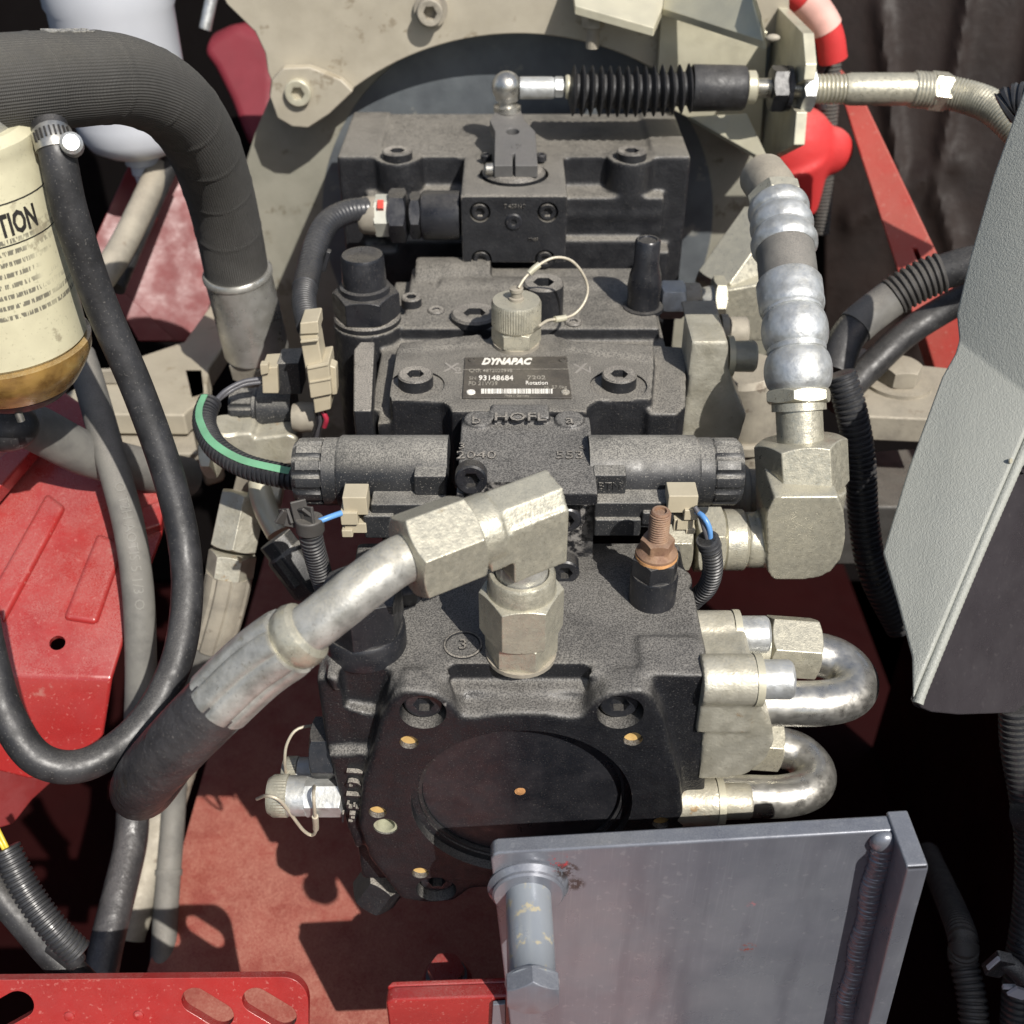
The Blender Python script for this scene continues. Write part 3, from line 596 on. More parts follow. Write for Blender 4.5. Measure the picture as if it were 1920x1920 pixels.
def test_port():
    o = Zr(968, 645, 153); T = thing('test_port', 'knurled brass cap on a hex nut with a thin wire loop', 'test port', o)
    k = .362
    part(T, 'washer', M().cyl(o, o + V((0, 0, 2.5)), 16), m_dustmet); part(T, 'hex_nut', M().hexn(o + V((0, 0, 2)), o + V((0, 0, 14)), 17), m_pass, .4)
    m = M(); m.lathe([(0, 13), (14.5, 13), (16.6, 15, 4), (16.8, 16, 4), (16.8, 31, 4), (15.8, 33), (8, 33.3), (0, 33.5)], o, (0, 0, 1), 120); part(T, 'knurled_cap', m, m_pass)
    part(T, 'cap_stud', M().lathe([(0, 33), (5, 33), (5, 35), (3.6, 35.5), (3.6, 39), (4.6, 39.5), (4.6, 41.5), (3, 42), (0, 42)], o, (0, 0, 1), 24), m_dustmet)
    yy = o.y; w = Path([P(x, y, Y=yy + d) for x, y, d in ((972, 540, -2), (985, 520, 4), (1010, 497, 8), (1040, 483, 12), (1070, 488, 16), (1092, 512, 18), (1102, 540, 18), (1096, 566, 14), (1078, 588, 8), (1055, 597, 2), (1030, 600, -4), (1018, 606, -12), (1010, 612, -16))])
    part(T, 'wire_loop', M().tube(w, 1.0, 10), m_wire)
    for a, b in ((.1, .17), (.78, .85)): part(T, 'crimp_sleeve', M().tube(w, 2.2, 12, d0=w.len * a, d1=w.len * b), m_pale)
test_port()

# ------------------------------------------------------------------ solenoid directional valve
def valve():
    T = thing('solenoid_valve', 'black directional valve with ribbed knob solenoids at both ends', 'valve', (0, 130, 92))
    B = BASE[T.name]; zt = 151; m = M()
    tp = [Zr(x, y, zt) for x, y in ((857, 786), (1098, 784), (1108, 935), (1040, 935), (848, 935))]
    tp2 = [V((-36, 96, zt)), V((42, 96, zt)), V((41, 178, zt)), V((-35, 178, zt))]
    m.span((-37, 97, 91), (43, 178, zt)); 
    for x0, x1, y0, y1, dz in ((870, 925, 781, 800, 3.2), (1040, 1095, 781, 800, 3.2), (920, 1030, 779, 792, 4.5)):
        c = Zr((x0 + x1) / 2, (y0 + y1) / 2, zt); w = (Zr(x1, y0, zt) - Zr(x0, y0, zt)).x
        if dz < 4: m.cyl(c - V((0, 0, 5)), c + V((0, 0, dz)), w * .5, seg=40)
        else: m.box(c + V((0, 3, 0)), (w, 16, 2 * dz))
    cuts = [M().span((24, 80, 85), (60, 113, 143)), M().span((-33, 80, 85), (-6, 110, 200)).bm and M().span((-33, 80, 85), (-6, 108, 200))]
    body = cast(m, 1.2, 4, cuts, B); part(T, 'valve_block', body, m_cast)
    for x, y, yy in ((1061, 958, 113), (1058, 1055, 100)):
        b = P(x, y, Y=yy); part(T, 'bolt', M().capbolt(b, (0, -1, 0), 8.6, 10, 4.2, 5), m_blk)
    b = P(884, 888, Y=104); part(T, 'bolt', M().capbolt(b, V((0, -1, .15)), 9, 9, 4.6, 5), m_blk)
    tm = M(); tm.text('b', Zr(893, 789, zt + 3.2), (1, 0, 0), (0, 1, 0), 13, .7); part(T, 'cast_lettering', tm, m_castp)
    tm = M(); tm.text('a', Zr(1068, 789, zt + 3.2), (1, 0, 0), (0, 1, 0), 13, .7); part(T, 'cast_lettering', tm, m_castp)
    tm = M(); tm.text('HOFL', Zr(975, 784, zt + 4.4), (1, 0, 0), (0, 1, 0), 13, .9, bold=.01); part(T, 'cast_lettering', tm, m_castp)
    tm = M(); tm.text('2040', Zr(893, 855, zt), (1, 0, 0), (0, 1, 0), 11.5, .7, sx=1.05); tm.text('3', Zr(866, 838, zt), (1, 0, 0), (0, 1, 0), 9, .7); part(T, 'cast_lettering', tm, m_castp)
    tm = M(); tm.text('553', Zr(1068, 855, zt), (1, 0, 0), (0, 1, 0), 11.5, .7); tm.text('4', Zr(1092, 840, zt), (1, 0, 0), (0, 1, 0), 8, .7); part(T, 'cast_lettering', tm, m_castp)
    yy = 140; 
    for sgn, xe, xk, xb in ((-1, 637, 560, 842), (1, 1305, 1383, 1102)):
        C = lambda px, dy=0: P(px, 884 + dy, Y=yy); ax = V((sgn, 0, 0)); L = abs(C(xe).x - C(xb).x)
        c = part(T, 'solenoid_coil', M().lathe([(0, 0), (22, 0), (22, L - 2), (20.5, L), (0, L)], C(xb), ax, 48), m_plas)
        k = part(T, 'knob', M().lathe([(0, -1), (20.5, -1), (20.5, 8), (19.6, 8.3), (19.8, 9, 5), (20.3, 9.5, 5), (20.3, 23, 5), (17.5, 26), (15, 26.3), (14, 25), (0, 25)], C(xe), ax, 96, nflute=12), m_plas)
        # plug block hanging in front of the coil
        if sgn < 0: bx = [(775, 838, 893, 930, -4), (694, 838, 946, 985, 5), (680, 742, 968, 1010, 8)]
        else: bx = [(1113, 1172, 891, 935, -4), (1115, 1252, 943, 990, 5), (1115, 1200, 975, 1006, 8), (1205, 1262, 962, 985, 8)]
        pm = M()
        for x0, x1, y0, y1, d in bx:
            a = P(x0, y0, Y=110 - d); b_ = P(x1, y1, Y=110 - d); pm.span((a.x, 110 - d, a.z), (b_.x, 128, b_.z))
        part(c, 'coil_plug', pm, m_plas, 1.2)
    tm = M(); tm.text('BTM', P(1143, 912, Y=113.7), (1, 0, 0), (0, 0, 1), 7, .4); part(T, 'moulded_lettering', tm, m_plas)
valve()

def connector(name, lab, spec, mt, cat='connector'):
    T = thing(name, lab, cat, spec[0][0]); return T
def plug(label, pts, sgn):
    """tan plug housing with latch and two seals: pts are pixel boxes at a depth"""
    y = 100; a0 = P(pts[0][0], pts[0][1], Y=y); T = thing('wire_connector', label, 'connector', a0)
    for i, (x0, y0, x1, y1, d, nm) in enumerate(pts):
        a = P(x0, y0, Y=y - d); b = P(x1, y1, Y=y - d); m = M().span((a.x, y - d, a.z), (b.x, y - d + 14, b.z)); part(T, nm, m, m_tan, .6)
    return T
plug('tan wire connector with blue wire on the knob solenoid above the big hose', ((641, 933, 690, 966, 0, 'housing'), (637, 962, 672, 985, 2, 'latch'), (645, 982, 688, 1000, -1, 'lock_bar'), (640, 995, 662, 1008, 1, 'latch_foot')), -1)
plug('tan wire connector with ribbed lock behind the rusty stud', ((1254, 930, 1306, 962, 0, 'housing'), (1284, 957, 1306, 976, 2, 'latch'), (1264, 974, 1300, 996, -1, 'lock_bar'), (1286, 992, 1303, 1002, 1, 'latch_foot')), 1)
rb = M()
for k in range(9): a = P(1271 + k * 3.2, 977, Y=99.4); b = P(1272.4 + k * 3.2, 993, Y=99.4); rb.span((a.x, 99.4, a.z), (b.x, 101.2, b.z))
rbp = [o_ for o_ in bpy.data.objects if o_.name.startswith('lock_bar')][-1]; part(rbp, 'rib', rb, m_tan)

def conduit(name, label, pts, r, mt, pitch=3.0, deep=.14, cat='conduit', slit=False, group=None):
    pa = pts if isinstance(pts, Path) else Path(pts); n = int(pa.len / pitch); pr = [(0, r * .8)]
    for i in range(n): a = i * pa.len / n; w = pa.len / n; pr += [(a, r * (1 - deep)), (a + w * .2, r), (a + w * .6, r), (a + w * .8, r * (1 - deep))]
    pr.append((pa.len, r * .8)); return solo(name, label, cat, M().rings(pa, pr, 24), mt, pa.p[0], group=group)
T = thing('cable_harness', 'ribbed black conduit with torn tape and a blue wire near the solenoid', 'harness', P(580, 990, Y=90))
pa = Path([P(582, 975, Y=92), P(584, 1010, Y=92), P(594, 1050, Y=96), P(606, 1090, Y=100), P(625, 1140, Y=105)]); pr = [(0, 6)]
n = int(pa.len / 2.6)
for i in range(n): a = i * pa.len / n; pr += [(a, 6.0), (a + .5, 6.9), (a + 1.6, 6.9), (a + 2.1, 6.0)]
part(T, 'split_conduit', M().rings(pa, pr, 24), m_corr)
part(T, 'blue_wire', M().tube([P(640, 962, Y=98), P(612, 972, Y=92), P(588, 983, Y=90), P(580, 1000, Y=92)], 1.7, 12), m_blue)
tp = M(); rr = random.Random(2)
for k in range(7):
    a = P(536 + k * 7, 968 + 6 * math.sin(k), Y=96 - k); tp.box(a, (9, 2.0, 13 + 4 * math.sin(k * 2)), rot=Matrix.Rotation(rr.uniform(-.9, .9), 3, 'Y') @ Matrix.Rotation(rr.uniform(-.8, .8), 3, 'X') @ Matrix.Rotation(rr.uniform(-.7, .7), 3, 'Z'))
tp.lathe([(5, 0), (8.2, 1), (8.4, 9), (7.6, 10), (5, 10)], P(581, 988, Y=91) + V((0, 0, -4)), V((0, .1, 1)), 18); part(T, 'torn_tape', tp, m_corrd, .6)
T = thing('cable_harness', 'short black conduit with blue and grey wires beside the rusty stud', 'harness', P(1330, 1020, Y=95))
pa = Path([P(1326, 1010, Y=88), P(1334, 1035, Y=90), P(1336, 1070, Y=94), P(1325, 1102, Y=100), P(1298, 1128, Y=108), P(1260, 1170, Y=122)]); pr = [(0, 5)]
n = int(pa.len / 2.9)
for i in range(n): a = i * pa.len / n; pr += [(a, 5.3), (a + .5, 6.1), (a + 1.8, 6.1), (a + 2.3, 5.3)]
part(T, 'split_conduit', M().rings(pa, pr, 24), m_corr)
part(T, 'blue_wire', M().tube([P(1306, 960, Y=97), P(1318, 968, Y=92), P(1330, 990, Y=88), P(1332, 1020, Y=89)], 1.6, 10), m_blue)
part(T, 'grey_wire', M().tube([P(1302, 950, Y=97), P(1314, 970, Y=94), P(1322, 995, Y=89), P(1328, 1020, Y=89)], 1.6, 10), m_gwire)
part(T, 'tape_wrap', M().tube(pa, lambda d: 6.4 + .5 * math.sin(d * 2), 20, d0=0, d1=9, step=1), m_corr)
# ------------------------------------------------------------------ front pump
ZD = 92.0
def front_pump():
    T = thing('hydraulic_pump', 'front black hydraulic pump with open round flange facing out', 'pump', (0, 60, -90))
    B = BASE[T.name]; m = M(); F = lambda x, y, yy=0: P(x, y, Y=yy)
    m.span((-101, 14, -92), (98, 128, ZD)); m.span((-92, 60, -100), (94, 160, 60))
    # shoulder under the big plug, corner pad, side web
    m.cyl((-86, 38, 20), (-86, 38, ZD), 26); m.span((-111, 14, 30), (-84, 60, ZD - 3)); 
    m.prism([V((-109, 8, 34)), V((-70, 6, 40)), V((-80, 6, -30)), V((-100, 6, -52)), V((-104, 8, -34))], (0, 40, 0))
    m.prism([F(x, y, 11.5) for x, y in ((1203, 1262), (1330, 1266), (1322, 1500), (1290, 1520))], (0, 30, 0))
    m.prism([F(x, y, 9) for x, y in ((605, 1268), (740, 1290), (735, 1302), (625, 1300))], (0, 30, 0))
    m.span((78, 30, 70), (101, 84, ZD)); m.cyl((90, 95, 60), (90, 95, ZD - 1), 12)
    # flange plate outline
    half = [(978, 1336), (930, 1338), (898, 1344), (868, 1344), (845, 1318), (820, 1302), (790, 1296), (757, 1293), (736, 1306), (712, 1352), (697, 1410), (678, 1470), (672, 1552), (692, 1612), (752, 1688), (800, 1696), (850, 1692), (884, 1668), (978, 1664)]
    L = [F(*p) for p in half]; Rr = [V((-p.x, 0, p.z)) for p in L[1:-1]][::-1]
    m.prism([V((p.x, 0, p.z)) for p in L + Rr], (0, 17, 0))
    # casting relief on the deck
    c = P(868, 1210, Z=ZD)
    cuts = [M().span((-41, -10, 76.5), (38, 21, 130))]
    cuts[0] = M().prism([V((-30, -10, 76.5)), V((28, -10, 76.5)), V((38, 22, 80)), V((-41, 22, 80))], (0, 0, 50))
    pocket = M().prism([F(x, y, 0) for x, y in ((628, 1284), (732, 1298), (700, 1372), (640, 1362))], (0, 19, 0)); cuts.append(pocket)
    bolts = [F(793, 1336), F(1163, 1336), F(818, 1668), F(1138, 1668)]
    for b in bolts: cuts.append(M().cyl(b + V((0, -4, 0)), b + V((0, 13, 0)), 12.6, seg=40))
    # pre-melt cuts are round; the bore is machined after
    bore = M().lathe([(0, -2), (63.5, -2), (63.5, 6), (60, 7), (60, 13), (0, 13)], (0, 0, 0), (0, 1, 0), 96)
    cuts.append(bore)
    holes = [(767, 1392, 5.2), (708, 1523, 5.2), (723, 1550, 7.2), (788, 1637, 5.2), (1187, 1386, 5.2), (1240, 1543, 5.2)]
    for x, y, r in holes: b = F(x, y); cuts.append(M().cyl(b - V((0, 4, 0)), b + V((0, 14, 0)), r, seg=32))
    body = cast(m, 1.6, 6, [cuts[0], cuts[1]], B)
    body = bake(body, [('REMESH', dict(mode='VOXEL', voxel_size=.0015)), ('SMOOTH', dict(factor=.5, iterations=4))])
    body = drill(body, cuts[2:], B); fin(body, 42)
    part(T, 'pump_body', body, m_cast)
    part(T, 'bore_cover', M().lathe([(0, 0), (59, 0), (59, -1), (57.5, -2.2), (2.4, -2.2), (2.2, -.5), (0, -.5)], (0, 12.8, 0), (0, 1, 0), 80), m_blk)
    b = F(975, 1484, 10.6); part(T, 'centre_dowel', M().cyl(b, b + V((0, 1.5, 0)), 3.2), m_orng)
    part(T, 'seal_ring', M().lathe([(57.8, 8), (59.8, 8), (60.4, 9), (60.0, 10.5), (57.8, 10.5), (57.8, 8)], (0, 0, 0), (0, 1, 0), 80, cap=False), m_rub)
    for b in bolts: part(T, 'bolt', M().capbolt(b + V((0, 12.6, 0)), (0, -1, 0), 10.6, 7, 5.2, 5), m_blk)
    for x, y, r in holes:
        b = F(x, y) + V((0, 13.6, 0)); hm = M(); pr = [(0, 0)]
        if r < 6:
            pr = [(0, 0), (4.9, 0)]
            for k in range(5): pr += [(4.3, -1.2 - 1.7 * k), (5.1, -2.0 - 1.7 * k)]
            pr += [(5.15, -10.5)]; 
            hm.lathe([(0, 0), (5.15, 0)] + [(q, -h) for q, h in ((4.4, 1.2), (5.1, 2), (4.4, 2.8), (5.1, 3.6), (4.4, 4.4), (5.1, 5.2), (4.4, 6), (5.1, 6.8), (4.4, 7.6), (5.1, 8.4), (4.4, 9.2), (5.1, 10))], b, (0, 1, 0), 24)
            part(T, 'threaded_hole', hm, m_ochre)
        else:
            hm.lathe([(0, -1), (7.1, -1), (7.1, -12.5), (5.4, -12.3), (5.2, -4), (0, -4)], b, (0, 1, 0), 28); part(T, 'bushing', hm, m_rim)
    bd = M().lathe([(10.8, -.5), (10.6, .8), (9.6, 1.0), (9.2, .3), (9.2, -.5), (10.8, -.5)], c + V((0, 0, .1)), (0, 0, 1), 48, cap=False); part(T, 'cast_ring', bd, m_castp)
    # large hex plug and a second cap behind it
    o = V((-86, 38, ZD - 1)); q = part(T, 'screw_plug', M().lathe([(0, 0), (22.5, 0), (22.5, 13), (21, 15), (0, 15)], o, (0, 0, 1), 48), m_blk)
    part(q, 'hex_head', M().hexn(o + V((0, 0, 14)), o + V((0, 0, 42)), 23, rot=.4), m_blk, .5)
    o = P(758, 1118, Z=ZD - 1); part(T, 'bolt', M().capbolt(o, (0, 0, 1), 11, 11, 5, 5), m_blk)
    # side plugs
    o = F(604, 1402, 28); part(T, 'screw_plug', M().hexn(o + V((10, 0, 0)), o - V((5, 0, 0)), 19), m_blk, .4)
    o = F(728, 1640, 34); part(T, 'screw_plug', M().hexn(o, o + V((-12, -3, -20)), 16), m_castp, .4)
    tm = M(); c = F(645, 1470, 5.2)
    tm.text('1 6 1 3', V((-96.5, 5.6, 8)), (-.10, 0, -1), (1, 0, -.1), 13, 1.6); part(T, 'cast_lettering', tm, m_castp)
    tm = M(); tm.text('15', F(652, 1532, 5.4), (1, 0, -.1), (.1, 0, 1), 11, 1.6); part(T, 'cast_lettering', tm, m_castp)
    tm = M(); tm.text('3', c * 0 + P(868, 1210, Z=ZD + .4), (1, 0, 0), (0, 1, 0), 11, .7); part(T, 'cast_lettering', tm, m_castp)
    # socket with the stud
    o = P(1222, 1124, Z=ZD - 1); z = V((0, 0, 1))
    part(T, 'stud_socket', M().lathe([(0, 0), (13.6, 0), (13.6, 20), (13, 21), (0, 21)], o, z, 36), m_blk)
    part(T, 'hex_socket', M().hexn(o + z * 20, o + z * 33, 13.6, rot=.2), m_blk, .3)
    part(T, 'orange_washer', M().cyl(o + z * 32.5, o + z * 34.5, 12), m_orng)
    fl = M(); fl.lathe([(0, 34), (11.8, 34), (11.6, 36), (9.6, 38), (9.6, 39, 1), (9.6, 45, 2), (8, 45), (0, 45)], o, z, 48); part(T, 'flange_nut', fl, m_rust)
    st = M(); st.thread(o + z * 44, o + z * 63, 5.9, 1.5, .9); st.lathe([(0, 62), (5.2, 62), (5.4, 63.5), (4.6, 64.5), (3.4, 64.5), (3.2, 62.8), (0, 62.5)], o, z, 24); part(T, 'stud', st, m_rust)
front_pump()

def side_test_points():
    for (x0, y, yy, lab, s) in ((540, 1492, 16, 'knurled zinc test point with looping lanyard on the front pump side', 1.0), (560, 1452, 44, 'knurled test point half hidden above the looped lanyard one', .9)):
        e = P(625, y, Y=yy); T = thing('test_point', lab, 'test point', e); a = P(x0 - 38 if s == 1 else 530, y, Y=yy); ax = V((-1, 0, 0)); L = (e - a).length
        part(T, 'hex_body', M().hexn(e + V((6, 0, 0)), e + ax * (L * .42), 12.5 * s, rot=.3), m_zinc, .4)
        part(T, 'collar', M().lathe([(0, 0), (11.8 * s, 0), (11.8 * s, L * .3), (0, L * .3)], e + ax * L * .4, ax, 36), m_zinc)
        part(T, 'knurled_cap', M().lathe([(0, 0), (11.5 * s, 0, 4), (12.6 * s, 1, 4), (12.6 * s, L * .24, 4), (10.5 * s, L * .32), (7 * s, L * .34), (0, L * .34)], e + ax * L * .66, ax, 80), m_pass)
        if s == 1:
            w = Path([P(x, y_, Y=yy + d) for x, y_, d in ((482, 1498, 0), (500, 1492, -12), (524, 1500, -14), (548, 1530, -10), (568, 1556, -6), (584, 1566, -4), (592, 1556, -8), (590, 1520, -15), (588, 1490, -14), (590, 1470, 2))])
            part(T, 'lanyard', M().tube(w, 1.05, 10), m_wire); part(T, 'crimp_sleeve', M().tube(w, 1.9, 12, d0=w.len * .62, d1=w.len * .74), m_wire)
        else:
            w = Path([P(x, y_, Y=yy + d) for x, y_, d in ((536, 1452, -6), (534, 1425, -8), (538, 1395, -6), (556, 1368, -2), (590, 1360, 4), (606, 1360, 8))])
            part(T, 'lanyard', M().tube(w, .95, 10), m_wire)
side_test_points()

# ------------------------------------------------------------------ elbow, bent tube and hose in the middle
def elbow_hose():
    o = P(977, 1222, Z=ZD); T = thing('elbow_fitting', 'zinc swivel elbow standing on the front pump deck', 'fitting', o); z = V((0, 0, 1))
    part(T, 'sealing_washer', M().cyl(o - z, o + z * 1.5, 19.5), m_dustmet)
    part(T, 'hex_base', M().hexn(o + z * 1, o + z * 18, 20, rot=-.12), m_pass, .5)
    part(T, 'swivel_nut', M().hexn(o + z * 17, o + z * 46, 22.6, rot=.06), m_pass, .5)
    part(T, 'nut_collar', M().lathe([(13, 43), (19, 43), (18, 48), (17.6, 56), (16.6, 57.5), (14.4, 57.5), (14, 55)], o, z, 48), m_pass)
    part(T, 'neck', M().cyl(o + z * 40, o + z * 66, 13.6), m_tube)
    # forged body with flats
    E = V((1.5, 33, 186)); aN = P(800, 1032, Z=184); ax = (aN - E); ax.z = -2; ax.normalize(); up = V((0, 0, 1)); sd = up.cross(ax).normalized(); rot = Matrix((ax, sd, up)).transposed()
    m = M(); w = 31
    m.box(E + V((0, 0, -11)), (w, w, 34), rot=rot); pf = [(-15.5, -15), (15.5, -15), (15.8, 3), (9, 14.5), (-6, 16.5), (-15.5, 8)]; b0 = E - ax * 15.5
    m.prism([b0 + sd * a + up * b for a, b in pf], ax * 44); m.cyl(E + ax * 20, E + ax * 34, 17.5)
    part(T, 'elbow_body', cast(m, .9, 4, (), BASE[T.name]), m_pass)
    H = thing('hydraulic_hose', 'bent steel tube and crimped thick hose running down from the swivel elbow', 'hose', E + ax * 40)
    n0 = E + ax * 32; n1 = E + ax * 66
    part(H, 'swivel_nut', M().hexn(n0, n1, 22.5, rot=.5), m_pass, .5); part(H, 'nut_rim', M().lathe([(0, 0), (16.8, 0), (17, 3), (16, 6), (0, 6)], n0 - ax * 4, ax, 40), m_pass)
    pts = [n1 - ax * 8, n1 + ax * 4, P(690, 1092, Z=180), P(585, 1175, Z=164), P(490, 1240, Z=142), P(400, 1325, Z=116), P(322, 1405, Z=84), P(272, 1462, Z=42), P(262, 1486, t=668), P(282, 1478, t=716), P(320, 1430, t=775), P(352, 1375, t=835), P(372, 1310, t=900), P(385, 1240, t=960)]
    pa = Path(pts); 
    def dist(px, py):
        best = None
        for d, q in zip(pa.L, pa.p):
            v = q - CAM; f = v.dot(FWD); x = 960 + v.x / f * FPX; y = 960 - v.dot(UP) / f * FPX; e = (x - px) ** 2 + (y - py) ** 2
            if best is None or e < best[0]: best = (e, d)
        return best[1]
    d1 = dist(560, 1192); d2 = dist(415, 1310)
    part(H, 'bent_tube', M().tube(pa, lambda d: 11.9, 32, d0=0, d1=d1 + 3), m_tube)
    part(H, 'tube_bead', M().rings(pa, [(d1 - 7, 11.5), (d1 - 5, 15), (d1 - 1, 16.2), (d1 + 3, 15.5), (d1 + 4, 14.6), (d1 + 8, 14.6)], 36), m_pass)
    part(H, 'crimp_ferrule', M().tube(pa, lambda d: 17.6 - 1.2 * max(0, (d1 + 9 - d) / 6), 64, step=3, d0=d1 + 5, d1=d2, shape=lambda a: 1 - .085 * max(0, math.cos(8 * a)) ** 6), m_tube)
    part(H, 'rubber_hose', M().tube(pa, lambda d: 16.6, 32, d0=d2 - 4, d1=pa.len), m_rubw)
elbow_hose()

# ------------------------------------------------------------------ port flanges and return pipes on the front pump
def port_block():
    T = thing('port_flange', 'corroded aluminium flange with two capped bolts on the front pump side', 'flange', (98, 40, 20)); B = BASE[T.name]
    m = M(); x0 = 96
    def Q(px, py, yy): return P(px, py, Y=yy)
    m.span((x0, 14, 28), (x0 + 22, 70, 84)); m.cyl((x0, 40, 40), (x0 + 34, 40, 40), 24); m.span((x0, 8, 52), (x0 + 30, 44, 84))
    m.cyl((x0, 18, 84), (x0 + 31, 18, 84), 14); m.cyl((x0, 64, 74), (x0 + 27, 64, 74), 14)
    m.prism([P(x, y, Y=10) for x, y in ((1325, 1300), (1424, 1290), (1430, 1335), (1448, 1362), (1452, 1392), (1436, 1425), (1402, 1452), (1360, 1462), (1310, 1462))], (0, 46, 0))
    part(T, 'flange_body', cast(m, 1.4, 4, (), B), m_alu)
    for yy, zz, L in ((18, 84, 30), (64, 74, 27)):
        b = V((x0 + L, yy, zz)); part(T, 'washer', M().cyl(b - V((1, 0, 0)), b + V((3, 0, 0)), 14.5), m_pale)
        part(T, 'bolt', M().lathe([(0, 0), (10.8, 0), (10.8, 15.5), (9.6, 17), (6, 17), (5.8, 10, 1), (0, 9)], b + V((3, 0, 0)), (1, 0, 0), 40), m_zinc)
    T2 = thing('port_flange', 'lower aluminium flange half hidden behind the grey bracket plate', 'flange', (96, 40, -60)); B = BASE[T2.name]; m = M()
    m.span((x0 - 6, 8, -75), (x0 + 16, 66, -4)); m.cyl((x0 - 6, 40, -42), (x0 + 26, 40, -42), 23); m.cyl((x0 - 8, 14, -14), (x0 + 20, 14, -14), 14)
    part(T2, 'flange_body', cast(m, 1.4, 4, (), B), m_alu)
    b = V((x0 + 20, 14, -14)); part(T2, 'washer', M().cyl(b - V((1, 0, 0)), b + V((3, 0, 0)), 14.5), m_pale); part(T2, 'bolt', M().lathe([(0, 0), (10.6, 0), (10.6, 15), (9.6, 16.5), (0, 16.5)], b + V((3, 0, 0)), (1, 0, 0), 40), m_alu)
    b = V((x0 + 20, 62, 6)); part(T2, 'bolt', M().lathe([(0, 0), (10.6, 0), (10.6, 15), (9.6, 16.5), (0, 16.5)], b, (1, 0, 0), 40), m_alu)
    for i, (zz, xe, lab) in enumerate(((42, 196, 'shiny bent return pipe curling back to a hex nut, topmost'), (-42, 186, 'shiny bent return pipe just above the grey bracket plate'))):
        T3 = thing('return_pipe', lab, 'pipe', (x0 + 26, 40, zz), 'bent return pipes on the front pump')
        r = 13.2; pa = Path([V((x0 + 20, 40, zz)), V((x0 + 45, 40, zz)), V((xe - 22, 40, zz)), V((xe - 4, 46, zz)), V((xe + 2, 58, zz + 1)), V((xe - 5, 71, zz + 3)), V((xe - 20, 76, zz + 5)), V((xe - 38, 77, zz + 6))], sub=10)
        part(T3, 'pipe', M().tube(pa, r, 32, step=2), m_steel)
        hx = M(); hx.hexn((xe - 18, 79, zz + 6), (xe - 48, 80, zz + 8), 20, rot=.62); part(T3, 'hex_nut', hx, m_pass, .5)
        part(T3, 'nut_sleeve', M().cyl((xe - 46, 79, zz + 8), (xe - 64, 79, zz + 8), 15), m_pass)
port_block()

